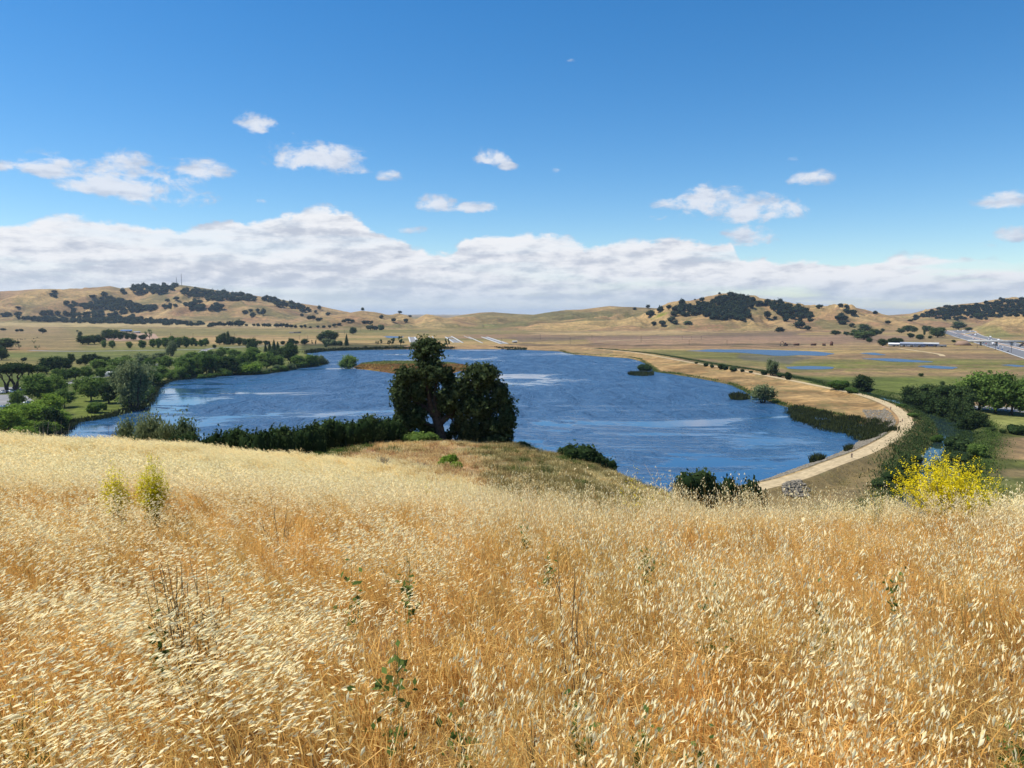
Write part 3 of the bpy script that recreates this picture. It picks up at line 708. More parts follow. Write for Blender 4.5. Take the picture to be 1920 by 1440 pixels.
# ------------------------------------------------------------------ trees
def rand_unit(n, g):
    v = g.normal(size=(n, 3)); return v / np.linalg.norm(v, axis=1)[:, None]
def leaf_quads(C, N, size, g, asp=1.5):
    """one diamond shaped leaf or leaf spray at each centre, facing roughly N"""
    n = len(C); N = N + g.normal(size=(n, 3)) * .55; N /= np.linalg.norm(N, axis=1)[:, None] + 1e-9
    a = np.cross(N, rand_unit(n, g)); a /= np.linalg.norm(a, axis=1)[:, None] + 1e-9; b = np.cross(N, a)
    s = (size * g.uniform(.6, 1.35, n))[:, None]
    V = np.stack([C - a * s * asp / 2, C - b * s / 2 + N * s * .12, C + a * s * asp / 2, C + b * s / 2 + N * s * .12], 1).reshape(-1, 3)
    return V, np.arange(n * 4).reshape(n, 4)
def crown_acc(acc, blobs, n, leaf, g, core=.72, lump=.22, mi=0, under=.5):
    B = np.array(blobs, float); wts = (B[:, 3] * B[:, 4] + B[:, 3] * B[:, 5] + B[:, 4] * B[:, 5]); wts /= wts.sum()
    k = g.choice(len(B), n, p=wts); D = rand_unit(n, g)
    D[:, 2] = np.where(D[:, 2] < 0, D[:, 2] * np.where(g.random(n) < under, 1, -1), D[:, 2]); D /= np.linalg.norm(D, axis=1)[:, None]
    ph = g.uniform(0, 6, (len(B), 3))[k]
    lm = np.sin(D[:, 0] * 7 + ph[:, 0]) * np.sin(D[:, 1] * 7 + ph[:, 1]) * np.sin(D[:, 2] * 6 + ph[:, 2])
    rad = (1 + lump * lm * 1.9) * (1 - g.random(n) ** 2 * .34) * (1 + .30 * np.maximum(0, g.normal(0, 1, n) - 1.1))
    C = B[k, :3] + D * B[k, 3:6] * rad[:, None]
    keep = np.ones(n, bool)
    for i in range(len(B)):
        q = (((C - B[i, :3]) / (B[i, 3:6] + 1e-9)) ** 2).sum(1); keep &= ~((q < .35) & (k != i))
    C, D, lm = C[keep], D[keep], lm[keep]
    V, Fc = leaf_quads(C, D, leaf, g)
    t = np.clip(.5 + .5 * lm + g.normal(0, .22, len(C)), 0, 1)
    acc.add(V, Fc, np.repeat(t, 4), mi)
    if core:  # dark solid core added inside each blob to block light through the crown
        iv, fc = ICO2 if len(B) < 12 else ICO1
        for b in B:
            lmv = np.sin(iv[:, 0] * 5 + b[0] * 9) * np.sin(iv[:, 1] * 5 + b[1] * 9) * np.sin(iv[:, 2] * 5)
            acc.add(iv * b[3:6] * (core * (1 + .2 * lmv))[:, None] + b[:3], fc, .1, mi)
def blobs_round(g, n, z0, z1, w, flat=.75, r=.3):
    out = [(0, 0, (z0 + z1) / 2, w * .30, w * .30, (z1 - z0) * .42)]
    for i in range(n):
        a = i * 2.4 + g.uniform(-.4, .4); q = math.sqrt((i + .6) / n) * w * (.5 - r * .55); z = z0 + (z1 - z0) * g.uniform(.28, .78) - q * .25
        rr = w * r * g.uniform(.7, 1.1)
        out.append((q * math.cos(a), q * math.sin(a), z, rr, rr, min(rr * flat, (z1 - z0) * .4)))
    return out
def blobs_ball(g, n, z0, z1, w, r):
    out = [(0, 0, (z0 + z1) / 2, w * .62, w * .62, (z1 - z0) * .34)]
    for i in range(n):
        u = 1 - 2 * (i + .5) / n; a = i * 2.4 + g.uniform(-.4, .4); q = math.sqrt(1 - u * u) * g.uniform(.75, 1.05); rr = r * g.uniform(.75, 1.2)
        out.append((q * math.cos(a) * (w - r * .8) + g.normal(0, .04), q * math.sin(a) * (w - r * .8) + g.normal(0, .04), (z0 + z1) / 2 + u * ((z1 - z0) / 2 - r * .6) + g.normal(0, .04), rr, rr, rr * .85))
    return out
def limb(acc, a, b, r0, r1, g, n=5, sag=.06, k=6):
    a = np.array(a, float); b = np.array(b, float); L = np.linalg.norm(b - a)
    pts = [a + (b - a) * t + g.normal(size=3) * L * sag * math.sin(t * 3.14) for t in np.linspace(0, 1, n)]
    acc.tube(pts, np.linspace(r0, r1, n), k)
class TreeKind:
    """unit tree one metre high and one metre wide: trunk mesh and crown mesh (or one mesh for far ones)"""
    def __init__(s, name, seed, style, m, n=2400, leaf=.05, single=False):
        g = np.random.default_rng(seed); s.single = single; s.name = name
        tr = Acc(); cr = Acc(); tr_ok = True
        if style == 'park':
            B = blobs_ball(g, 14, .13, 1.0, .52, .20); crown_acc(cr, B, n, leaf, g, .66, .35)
            tr.tube([(0, 0, -.06), (0.005, 0, .12), (0, .01, .34)], [.038, .03, .022], 7)
            for b in B[1:]: limb(tr, (0, 0, g.uniform(.2, .34)), (b[0] * .9, b[1] * .9, b[2]), .017, .005, g)
        elif style == 'round':
            B = blobs_ball(g, 13, .08, 1.0, .50, .23); crown_acc(cr, B, n, leaf, g, .74, .3)
            tr.tube([(0, 0, -.06), (0, 0, .2), (0, 0, .4)], [.045, .035, .02], 6)
            for b in B[1:6]: limb(tr, (0, 0, .18), (b[0], b[1], b[2]), .02, .006, g)
        elif style == 'multi':          # clumpy, to the ground, several stems
            B = [(g.uniform(-.27, .27), g.uniform(-.27, .27), g.uniform(.18, .72), .2, .2, .19) for _ in range(13)] + [(0, 0, .45, .32, .32, .36)]
            crown_acc(cr, B, n, leaf, g, .7, .4, under=.8)
            for i in range(4): limb(tr, (g.uniform(-.08, .08), g.uniform(-.08, .08), -.05), (g.uniform(-.3, .3), g.uniform(-.3, .3), .75), .025, .006, g)
        elif style == 'bush':
            B = [(g.uniform(-.26, .26), g.uniform(-.26, .26), g.uniform(.25, .62), .24, .24, .3) for _ in range(10)] + [(0, 0, .38, .4, .4, .4)]
            crown_acc(cr, B, n, leaf, g, .86, .2, under=.8)
            for i in range(3): limb(tr, (g.uniform(-.05, .05), g.uniform(-.05, .05), -.05), (g.uniform(-.2, .2), g.uniform(-.2, .2), .5), .03, .01, g)
        elif style == 'cypress':
            B = [(0, 0, .1 + z * .82, .40 * (1 - z) ** .75 + .06, .40 * (1 - z) ** .75 + .06, .16) for z in np.linspace(0, .95, 8)]
            crown_acc(cr, B, n, leaf, g, .75, .3); tr.tube([(0, 0, -.05), (0, 0, .2)], [.05, .04], 6)
        elif style == 'pine':           # umbrella pine: bare forked stems, flat dome on top
            B = [(q * math.cos(a), q * math.sin(a), .78 - q * q * .55, .15, .15, .12) for q, a in [(math.sqrt(i / 16) * .4, i * 2.4) for i in range(16)]] + [(0, 0, .75, .3, .3, .12)]
            crown_acc(cr, B, n, leaf, g, .72, .25)
            for i in range(4):
                a = i * 1.6 + .4; m_ = (.06 * math.cos(a), .06 * math.sin(a), .25)
                limb(tr, (0, 0, -.05), m_, .04, .028, g); limb(tr, m_, (.26 * math.cos(a), .26 * math.sin(a), .68), .028, .012, g)
        elif style == 'willow':
            B = [(g.uniform(-.28, .28), g.uniform(-.28, .28), g.uniform(.3, .8), .19, .19, .2) for _ in range(14)] + [(0, 0, .5, .3, .3, .4)]
            crown_acc(cr, B, n, leaf, g, .62, .45, under=.9)
            for i in range(5): limb(tr, (g.uniform(-.05, .05), g.uniform(-.05, .05), -.05), (g.uniform(-.33, .33), g.uniform(-.33, .33), .7), .03, .008, g)
        elif style == 'sparse':
            B = [(g.uniform(-.35, .35), g.uniform(-.35, .35), g.uniform(.35, .9), .11, .11, .10) for _ in range(9)]
            crown_acc(cr, B, n // 2, leaf, g, 0, .5)
            tr.tube([(0, 0, -.05), (.01, 0, .3)], [.035, .025], 6)
            for b in B: limb(tr, (0, 0, .25), b[:3], .018, .004, g)
        elif style == 'far':
            B = [(0, 0, .55, .34, .34, .42)] + [(.27 * math.cos(a + seed), .27 * math.sin(a + seed), g.uniform(.3, .72), .24, .24, .28) for a in (0, 1.3, 2.5, 3.8, 5.0)]
            crown_acc(cr, B, n, leaf, g, .8, .3, under=.7); cr.tube([(0, 0, -.1), (0, 0, .4)], [.05, .04], 5, mi=1)
        if single: s.me = cr.mesh(name, [M[m], M['bark']])
        else: s.crown = cr.mesh(name + '_crown', [M[m]]); s.trunk = tr.mesh(name + '_trunk', [M['bark']], True)
    def place(s, loc, w, h, name, rz):
        if s.single:
            o = obj(name, s.me); o.location = loc
        else:
            o = empty(name, loc); obj('trunk', s.trunk, o); obj('crown', s.crown, o)
        o.rotation_euler = (0, 0, rz); o.scale = (w, w, h); return o
KINDS = {}
def kind(style, m, nvar=3, n=2400, leaf=.05, single=False):
    k = (style, m)
    if k not in KINDS: KINDS[k] = [TreeKind(f'{style}_{m}', 100 + i * 13 + len(KINDS) * 7, style, m, n, leaf, single) for i in range(nvar)]
    return KINDS[k]
ORD = 'first second third fourth fifth sixth seventh eighth ninth tenth eleventh twelfth thirteenth fourteenth fifteenth sixteenth seventeenth eighteenth nineteenth twentieth'.split()
def ordw(i):
    if i < 20: return ORD[i]
    t = ['', '', 'twenty', 'thirty', 'forty', 'fifty', 'sixty', 'seventy', 'eighty', 'ninety'][(i + 1) // 10]
    return t + ('' if (i + 1) % 10 == 0 else ' ' + ORD[(i + 1) % 10 - 1]) + ('' if (i + 1) % 10 else 'th')
def label_all(items, base, group, cat):
    """items: (px, object); each gets its rank from the left when there are several"""
    items = sorted(items, key=lambda t: t[0]); n = len(items)
    for i, (px, o) in enumerate(items):
        if n == 1: lab = base
        elif i == 0: lab = base + ', leftmost of its group'
        elif i == n - 1: lab = base + ', rightmost of its group'
        else: lab = f'{base}, {ordw(i)} from the left'
        tag(o, lab, cat, group if n > 1 else None)
EXPOSED = []
def trees(rows, style, m, base, group, cat='tree', name='tree', rmin=220, **kw):
    ks = kind(style, m, **kw); items = []
    for j, (px, py, w, h) in enumerate(rows):
        p = P(px, py, rmin); dep = p.y * CP + (CZ - p.z) * SP; w = w * random.uniform(1.02, 1.28); h = h * random.uniform(1.0, 1.2)
        k = ks[(j * 7 + len(items)) % len(ks)]
        o = k.place(p, w * dep / F, h * dep / F, name, random.uniform(0, 6.28)); items.append((px, o))
    label_all(items, base, group, cat)
    return items

def fill(poly, sp, g, wpx=9, hpx=8):
    """spread points through a photo polygon"""
    xs = [p[0] for p in poly]; ys = [p[1] for p in poly]; out = []
    y = min(ys)
    while y < max(ys):
        x = min(xs) + g.uniform(0, sp)
        while x < max(xs):
            qx, qy = x + g.uniform(-.35, .35) * sp, y + g.uniform(-.3, .3) * sp
            if sdist_poly(np.array([qx]), np.array([qy]), poly)[0] < 0: out.append((qx, qy + 3, wpx * g.uniform(.75, 1.3), hpx * g.uniform(.7, 1.2)))
            x += sp
        y += sp * .55
    return out
# umbrella pines and other trees of the park at the left
trees([(13, 731, 52, 50), (30, 733, 64, 53), (57, 728, 66, 44)], 'pine', 'dark', 'dark flat-topped umbrella pine over the car park', 'umbrella pines by the car park', name='umbrella_pine', n=3000, leaf=.035)
trees([(88, 701, 28, 30), (106, 698, 26, 25), (124, 694, 24, 20), (10, 655, 36, 19), (3, 675, 28, 21)], 'round', 'dark', 'dark green tree on the lawn edge behind the pines', 'dark trees behind the umbrella pines', name='dark_tree', n=2600, leaf=.045)
trees([(110, 715, 24, 23), (126, 715, 20, 23), (142, 713, 22, 22), (164, 711, 25, 24), (189, 710, 22, 19), (207, 704, 20, 16)], 'park', 'green', 'young round tree lining the park road', 'young trees lining the park road', name='roadside_tree', n=2600, leaf=.045)
trees([(75, 755, 54, 46), (104, 748, 42, 40), (121, 764, 34, 32), (31, 764, 32, 28)], 'park', 'green', 'broad green tree beside the car park lawn', 'broad trees beside the car park', name='broadleaf_tree', n=3200, leaf=.042)
trees([(40, 800, 46, 34), (12, 822, 56, 46), (66, 796, 50, 36), (98, 780, 40, 36), (42, 832, 46, 26), (112, 803, 34, 26)], 'park', 'bright', 'bright green leafy tree just beyond the oat field', 'bright trees beyond the field at left', name='leafy_tree', rmin=150, n=3200, leaf=.042)
trees([(104, 808, 40, 42), (82, 822, 40, 34)], 'multi', 'dark', 'dark leafy tree behind the bare grey brush', 'dark trees behind the brush', name='dark_tree', rmin=150, n=3000, leaf=.04)
trees([(171, 752, 44, 42), (150, 738, 30, 26), (184, 736, 34, 26)], 'park', 'green', 'green tree shading the picnic lawn', 'trees on the picnic lawn', name='lawn_tree', n=3000, leaf=.042)
trees([(204, 756, 34, 38)], 'round', 'dark', 'dark rounded tree casting deep shade on the picnic lawn', None, name='shade_tree', n=2600, leaf=.045)
trees([(250, 768, 66, 80), (276, 722, 44, 38), (226, 735, 42, 36)], 'willow', 'grey', 'large pale green willow at the water edge', 'willows at the near left shore', name='willow_tree', n=5200, leaf=.034)
trees([(178, 774, 32, 22), (197, 769, 8, 14), (294, 714, 26, 18), (308, 706, 22, 14)], 'bush', 'green', 'low green shrub near the left waterline', 'shrubs along the left waterline', cat='shrub', name='waterside_shrub', n=1800, leaf=.05)
trees([(134, 682, 12, 17), (150, 684, 12, 12), (160, 685, 11, 17), (173, 685, 18, 20), (181, 684, 14, 17), (190, 682, 14, 13), (201, 682, 14, 13), (210, 683, 12, 9), (222, 682, 13, 10), (238, 686, 22, 18)],
      'round', 'dark', 'dark tree in the broken row on the left meadow', 'row of dark trees on the left meadow', name='meadow_tree', n=1500, leaf=.06)
trees([(266, 687, 42, 24), (300, 674, 26, 14), (322, 668, 20, 32), (290, 676, 16, 12), (248, 690, 20, 12)], 'multi', 'grey', 'grey green clumpy tree left of the lake trees', 'grey green trees on the meadow', name='grey_tree', n=2200, leaf=.05)
trees([(155, 646, 20, 16), (166, 646, 20, 14), (177, 645, 18, 15), (188, 644, 16, 15), (150, 632, 8, 10), (203, 637, 20, 16), (214, 637, 20, 16), (226, 637, 15, 14), (239, 637, 13, 12), (250, 638, 14, 11), (268, 637, 13, 8)],
      'round', 'dark', 'dark oak by the farmstead with the blue roof', 'oaks round the farmstead', name='farm_oak', n=1500, leaf=.06)
trees([(281, 639, 15, 25), (36, 655, 10, 10), (64, 645, 7, 6), (70, 655, 10, 7)], 'sparse', 'grey', 'thin half-bare tree on the left plain', 'thin trees on the left plain', name='thin_tree', n=900, leaf=.05)
trees([(195, 652, 9, 12), (211, 653, 10, 14), (243, 653, 10, 12), (267, 653, 12, 14), (287, 652, 10, 15), (298, 653, 12, 19), (310, 652, 12, 18), (324, 651, 13, 19), (337, 652, 14, 20), (349, 652, 12, 19), (361, 649, 12, 15), (368, 649, 8, 10), (377, 650, 11, 13), (386, 649, 13, 14), (309, 638, 9, 5), (321, 638, 9, 5), (330, 638, 8, 5)],
      'round', 'green', 'small tree in the avenue past the left meadow', 'avenue of small trees past the left meadow', name='avenue_tree', n=1200, leaf=.07)
trees([(402, 653, 8, 7), (412, 646, 16, 18), (420, 647, 12, 20), (437, 647, 13, 15), (448, 648, 14, 13), (460, 648, 14, 12), (487, 646, 10, 7), (500, 647, 10, 7), (530, 646, 9, 6), (555, 646, 11, 7), (571, 646, 16, 9), (543, 652, 12, 10)],
      'round', 'dark', 'dark tree on the skyline side of the lake grove', 'dark trees behind the lake grove', name='grove_tree', n=1400, leaf=.06)
trees([(428, 646, 13, 21), (506, 662, 9, 21), (514, 660, 11, 22), (521, 659, 9, 16), (611, 651, 6, 9), (650, 648, 9, 18), (498, 660, 7, 14)], 'cypress', 'dark', 'narrow pointed conifer behind the lake grove', 'pointed conifers behind the lake grove', cat='conifer', name='conifer_tree', n=1200, leaf=.06)
trees([(308, 694, 28, 22), (350, 706, 34, 34), (372, 702, 24, 36), (388, 703, 26, 38), (404, 702, 28, 36), (340, 692, 30, 20), (360, 683, 28, 20), (388, 674, 30, 16), (447, 695, 26, 28), (467, 694, 26, 32), (500, 692, 36, 30), (520, 692, 26, 22), (560, 687, 26, 18), (420, 668, 22, 14), (440, 672, 24, 16), (475, 672, 26, 18), (425, 688, 30, 18)],
      'park', 'green', 'leafy green tree in the grove on the far left shore', 'green trees of the lake grove', name='lakeside_tree', n=2600, leaf=.045)
trees([(431, 703, 34, 34), (545, 682, 32, 36), (530, 675, 26, 22), (474, 662, 22, 24), (547, 668, 20, 24), (513, 676, 26, 18), (405, 678, 26, 18)], 'round', 'dark', 'dark dense tree in the grove on the far left shore', 'dark trees of the lake grove', name='dense_tree', n=2400, leaf=.045)
trees([(335, 707, 16, 18), (473, 702, 36, 22), (492, 684, 34, 22), (580, 685, 22, 19), (455, 702, 24, 16), (335, 690, 20, 16)], 'multi', 'bright', 'bright yellow green bushy tree in the lakeside grove', 'bright trees of the lake grove', name='bright_tree', n=2200, leaf=.05)
trees([(600, 683, 24, 19), (498, 702, 16, 12), (520, 696, 18, 12), (545, 693, 18, 12), (565, 688, 16, 10), (612, 648, 16, 13), (626, 648, 14, 12), (636, 648, 12, 10), (395, 703, 10, 10)], 'bush', 'grey', 'grey green shrub at the foot of the grove', 'grey green shrubs at the foot of the grove', cat='shrub', name='shore_shrub', n=1400, leaf=.06)
trees([(603, 641, 18, 14), (620, 640, 28, 20), (662, 627, 16, 13), (547, 648, 14, 12)], 'round', 'dark', 'dark broad oak at the head of the lake', 'oaks at the head of the lake', name='broad_oak', n=2000, leaf=.05)
trees([(655, 692, 32, 27)], 'multi', 'green', 'lone leafy green tree standing in the lake beside the island', None, name='island_tree', n=3600, leaf=.042)
trees([(707, 646, 7, 7), (714, 647, 5, 11), (585, 647, 4, 9), (592, 648, 4, 10), (735, 649, 11, 16), (751, 649, 13, 16), (839, 651, 9, 16), (730, 649, 7, 10)], 'sparse', 'dark', 'scrawny tree mirrored in the far end of the lake', 'scrawny trees on the far shore', name='shore_tree', n=1600, leaf=.06)
trees([(775, 649, 14, 9), (715, 619, 12, 10), (1290, 607, 15, 6)], 'bush', 'grey', 'low grey green bush on the flats beyond the lake', 'grey bushes beyond the lake', cat='shrub', name='flat_shrub', n=900, leaf=.07)
def filler(poly, sp, style, m, base, group, wpx, hpx, name, **kw):
    gg = np.random.default_rng(len(group)); trees([(a, b, c, d) for a, b, c, d in fill(poly, sp, gg, wpx, hpx)], style, m, base, group, name=name, **kw)
filler([(305, 704), (345, 696), (420, 690), (520, 684), (600, 677), (606, 682), (560, 690), (470, 701), (330, 709)], 24, 'multi', 'green', 'green waterside tree in the grove', 'waterside trees of the grove', 22, 20, 'waterside_tree', n=2200, leaf=.05)
filler([(0, 776), (90, 768), (128, 790), (120, 815), (0, 822)], 30, 'multi', 'bright', 'bright leafy thicket tree beyond the oat field', 'thicket beyond the oat field', 40, 30, 'thicket_tree', n=2200, leaf=.05, rmin=150)
filler([(120, 694), (300, 686), (320, 700), (290, 716), (240, 716), (160, 706)], 30, 'park', 'green', 'green tree between park road and willow', 'trees between park road and willow', 24, 20, 'park_tree')
filler([(218, 766), (236, 752), (262, 742), (284, 712), (302, 706), (300, 722), (286, 745), (262, 762), (240, 770)], 17, 'multi', 'green', 'green waterside tree along the near left shore', 'waterside trees on the near left shore', 26, 26, 'waterside_tree', n=2200, leaf=.05)
filler([(312, 706), (345, 700), (420, 699), (470, 698), (520, 692), (560, 686), (602, 680), (607, 683), (560, 691), (520, 698), (470, 703), (400, 707), (330, 713)], 15, 'bush', 'green', 'green shrub overhanging the far left shore', 'shrubs overhanging the far left shore', 16, 11, 'shore_shrub', n=1400, leaf=.06, cat='shrub')
# right side
trees([(1448, 704, 27, 33)], 'multi', 'grey', 'tall loose grey green tree outside the levee bend', None, name='loose_tree', n=3600, leaf=.042)
trees([(1430, 757, 52, 34)], 'willow', 'grey', 'round willow standing in the water by the reed clump', None, name='willow_tree', n=4200, leaf=.036)
trees([(1210, 697, 24, 16)], 'bush', 'dark', 'dark bush growing on the small reed island', None, cat='shrub', name='island_bush', n=2400, leaf=.05)
trees([(1618, 738, 36, 33)], 'round', 'shrub', 'dark dense round tree outside the levee path', None, name='dense_tree', n=4200, leaf=.04)
trees([(1572, 731, 30, 18), (1597, 737, 22, 12)], 'bush', 'green', 'green bush outside the levee beside the dark round tree', 'green bushes outside the levee', cat='shrub', name='levee_bush', n=2200, leaf=.05)
trees([(1324, 687, 8, 7), (1335, 689, 9, 7), (1352, 692, 14, 10), (1360, 693, 12, 8), (1375, 696, 15, 9), (1478, 712, 14, 15), (1432, 703, 12, 9), (1462, 707, 10, 8), (1305, 682, 7, 4), (1392, 697, 9, 5), (1408, 699, 9, 5)],
      'bush', 'shrub', 'small dark bush along the outer foot of the levee', 'dark bushes along the levee foot', cat='shrub', name='levee_bush', n=1200, leaf=.06)
trees([(1708, 762, 42, 40), (1728, 773, 44, 38), (1752, 780, 44, 42), (1776, 788, 44, 42), (1800, 797, 42, 44), (1818, 808, 42, 42), (1832, 803, 38, 34)], 'multi', 'shrub', 'dark streamside tree leaning over the creek', 'dark trees along the creek', name='creek_tree', n=3600, leaf=.04)
trees([(1740, 752, 40, 26), (1785, 765, 48, 40), (1765, 755, 40, 30), (1805, 775, 44, 44)], 'round', 'dark', 'dull green tree between the creek and the tall grove', 'trees between creek and tall grove', name='creek_tree', n=3000, leaf=.042)
trees([(1836, 770, 64, 68), (1866, 776, 64, 72), (1897, 778, 60, 62), (1926, 780, 60, 58), (1960, 790, 60, 60)], 'park', 'green', 'tall spreading green tree in the grove at the right edge', 'tall trees of the right hand grove', name='tall_tree', n=5200, leaf=.034)
trees([(1727, 706, 9, 6), (1767, 723, 10, 8)], 'round', 'dark', 'tiny lone tree on the green marsh', 'tiny lone trees on the marsh', name='marsh_tree', n=700, leaf=.08)
trees([(1796, 850, 46, 30), (1800, 868, 40, 22), (1716, 868, 30, 18), (1702, 886, 40, 22), (1672, 900, 40, 20), (1650, 914, 40, 20), (1700, 908, 40, 22), (1815, 890, 40, 22)], 'bush', 'shrub', 'dark scrubby bush on the creek bank near the mustard', 'dark bushes on the creek bank', cat='shrub', name='bank_bush', n=2400, leaf=.045)
trees([(1832, 856, 30, 24), (1756, 830, 22, 16), (1712, 782, 18, 9), (1690, 764, 16, 8)], 'bush', 'green', 'lush green bush on the near bank of the creek', 'green bushes on the creek bank', cat='shrub', name='bank_bush', n=2000, leaf=.05)
trees([(1904, 814, 32, 18), (1880, 812, 14, 8), (1860, 808, 14, 7)], 'bush', 'dark', 'dark bush on the pale lawn at the right edge', 'bushes on the right lawn', cat='shrub', name='lawn_bush', n=1600, leaf=.05)
trees([(1608, 633, 28, 13), (1620, 637, 32, 15), (1620, 624, 22, 15), (1637, 630, 16, 11), (1648, 627, 10, 8), (1567, 628, 18, 7), (1587, 629, 12, 7), (1603, 626, 12, 7), (1630, 642, 11, 7), (1655, 649, 18, 12), (1674, 647, 18, 13), (1687, 646, 16, 11), (1690, 625, 15, 10), (1702, 622, 20, 11), (1714, 623, 12, 8), (1737, 622, 18, 11), (1750, 624, 14, 9), (1758, 633, 28, 16), (1765, 622, 14, 7), (1708, 634, 12, 8), (1725, 637, 15, 9), (1733, 629, 5, 11), (1744, 635, 9, 5), (1797, 618, 24, 13), (1816, 620, 14, 6), (1788, 642, 8, 4), (1834, 597, 14, 8), (1655, 622, 7, 6)],
      'round', 'dark', 'dark tree round the farm sheds near the highway', 'trees round the farm sheds', name='farm_tree', n=900, leaf=.075)

# ------------------------------------------------------------------ oaks on the hills
def hill_oaks(rows, base, group, name='hill_oak'):
    return trees(rows, 'far', 'far_oak', base, group, name=name, rmin=900, n=420, leaf=.11, single=True, nvar=5)
hill_oaks([(1190, 581, 7, 5), (1215, 578, 7, 6), (1219, 593, 14, 11), (1238, 584, 11, 9), (1254, 581, 9, 9), (1226, 610, 9, 8), (1242, 611, 13, 10), (1259, 604, 14, 11), (1266, 608, 9, 8), (1262, 592, 9, 8)], 'lone oak on the right hill left slope', 'lone oaks on the left slope of the right hill')
hill_oaks([(1303, 563, 4, 3), (1316, 566, 9, 8), (1308, 569, 8, 5), (1349, 552, 5, 4), (1536, 579, 12, 8), (1576, 574, 9, 5), (1587, 579, 9, 8), (1599, 592, 14, 12), (1577, 596, 12, 9), (1572, 600, 12, 9), (1584, 600, 12, 8), (1579, 608, 13, 7), (1597, 613, 10, 7), (1641, 589, 9, 6), (1665, 608, 10, 7), (1587, 586, 10, 8)], 'lone oak near the right hill crest', 'lone oaks near the crest of the right hill')
hill_oaks([(1462, 623, 14, 9), (1499, 615, 20, 12), (1514, 619, 10, 8), (1474, 603, 12, 10), (1439, 598, 12, 14), (1500, 603, 9, 9), (1453, 599, 8, 6), (1513, 597, 9, 8), (1519, 602, 11, 5)], 'lone oak on the right hill lower spur', 'lone oaks on the lower spur of the right hill')
hill_oaks([(680, 582, 6, 6), (750, 588, 7, 5), (769, 595, 6, 4), (715, 597, 8, 6), (738, 604, 8, 8), (761, 604, 8, 7), (683, 606, 9, 5), (690, 606, 8, 5), (697, 606, 6, 5), (695, 619, 16, 10), (705, 619, 10, 7)], 'lone dark oak on the low middle hills', 'lone oaks on the low middle hills')
hill_oaks([(599, 580, 7, 8), (615, 592, 8, 6), (566, 594, 6, 5), (580, 599, 9, 7), (587, 600, 10, 8), (596, 602, 9, 6), (565, 585, 5, 4), (494, 592, 10, 12), (474, 594, 10, 9), (483, 586, 6, 8), (460, 586, 9, 5), (470, 584, 8, 5), (592, 587, 5, 5), (645, 604, 8, 5), (653, 604, 10, 7), (661, 604, 8, 5), (458, 589, 7, 6), (601, 601, 8, 5)], 'lone oak on the left hill right shoulder', 'lone oaks on the right shoulder of the left hill')
hill_oaks([(102, 549, 8, 5), (97, 553, 8, 4), (103, 557, 6, 5), (196, 555, 12, 8), (174, 558, 12, 5), (191, 562, 10, 6), (314, 566, 8, 6), (331, 563, 9, 7), (33, 577, 8, 3), (234, 552, 8, 6), (138, 587, 8, 10), (341, 549, 7, 5), (366, 541, 5, 3), (230, 547, 9, 7)], 'lone oak on the bare left hill slopes', 'lone oaks on the bare left hill slopes')
hill_oaks([(448, 612, 18, 11), (462, 612, 6, 5), (476, 612, 6, 5), (484, 612, 7, 5), (496, 613, 10, 6), (504, 613, 9, 7), (519, 614, 11, 7), (529, 614, 10, 7), (538, 614, 9, 7), (546, 615, 8, 6), (554, 615, 6, 6), (565, 615, 6, 5), (572, 615, 6, 6), (582, 615, 6, 3), (596, 615, 6, 5), (607, 615, 7, 5), (618, 615, 6, 5), (627, 613, 8, 6), (636, 610, 8, 4), (420, 612, 10, 6), (404, 611, 14, 7), (432, 612, 14, 9), (413, 611, 8, 8)], 'dark oak in the left hill foot row', 'row of oaks at the foot of the left hill')
hill_oaks([(32, 622, 6, 5), (40, 622, 7, 5), (80, 625, 11, 9), (45, 677, 9, 6), (33, 645, 7, 5), (145, 622, 4, 3), (6, 620, 8, 5)], 'lone dark oak out on the left plain', 'lone oaks on the left plain')
def stand(poly, sp, label, group, g, wpx=9, hpx=8, name='hill_oak', frac=1.0):
    """a stand of oaks: individuals that nothing tells apart, sharing one label"""
    ks = kind('far', 'far_oak', nvar=5, n=420, leaf=.11, single=True); its = []
    for (px, py, w, h) in fill(poly, sp, g, wpx, hpx):
        if g.random() > frac: continue
        p = P(px, py, 900); dep = p.y
        o = ks[g.integers(5)].place(p, w * dep / F, h * dep / F, name, g.uniform(0, 6.28))
        its.append((px, o))
    label_all(its, label, group, 'tree')
g = np.random.default_rng(5)
stand([(235, 546), (245, 537), (262, 534), (300, 534), (335, 533), (332, 541), (310, 552), (262, 549)], 7.5, 'dark oak in the crest wood before the radio masts', 'wood left of the radio masts', g, 10, 8)
stand([(488, 554), (500, 556), (540, 566), (585, 578), (586, 584), (560, 581), (520, 572), (490, 559)], 7, 'dark oak in the strip down the ridge', 'strip of oaks down the ridge', g, 9, 8)
stand([(118, 566), (146, 570), (146, 576), (120, 574)], 7, 'dark oak in the small clump left on the hill', 'small clump on the left hill', g)
stand([(300, 571), (331, 570), (331, 576), (302, 577)], 7.5, 'dark oak in the small stand below the radio masts', 'small stand below the masts', g)
stand([(342, 568), (372, 563), (384, 577), (370, 583), (350, 576)], 7.5, 'dark oak in the stand right of the mast track', 'stand right of the mast track', g, 10, 9)
stand([(392, 571), (420, 571), (418, 583), (392, 583)], 7.5, 'dark oak in the square stand on the pink spur', 'stand on the pink spur', g, 10, 9)
stand([(76, 586), (113, 586), (113, 590), (76, 590)], 6, 'dark oak in the tight block under the left hill', 'tight block under the left hill', g, 9, 8)
stand([(115, 587), (150, 588), (150, 592), (117, 591)], 6.5, 'dark oak beside the tight block under the left hill', 'oaks beside the tight block', g, 10, 8)
stand([(0, 587), (28, 587), (50, 588), (28, 592), (0, 592)], 7, 'dark oak at the left edge under the hill', 'oaks at the left edge under the hill', g, 10, 8)
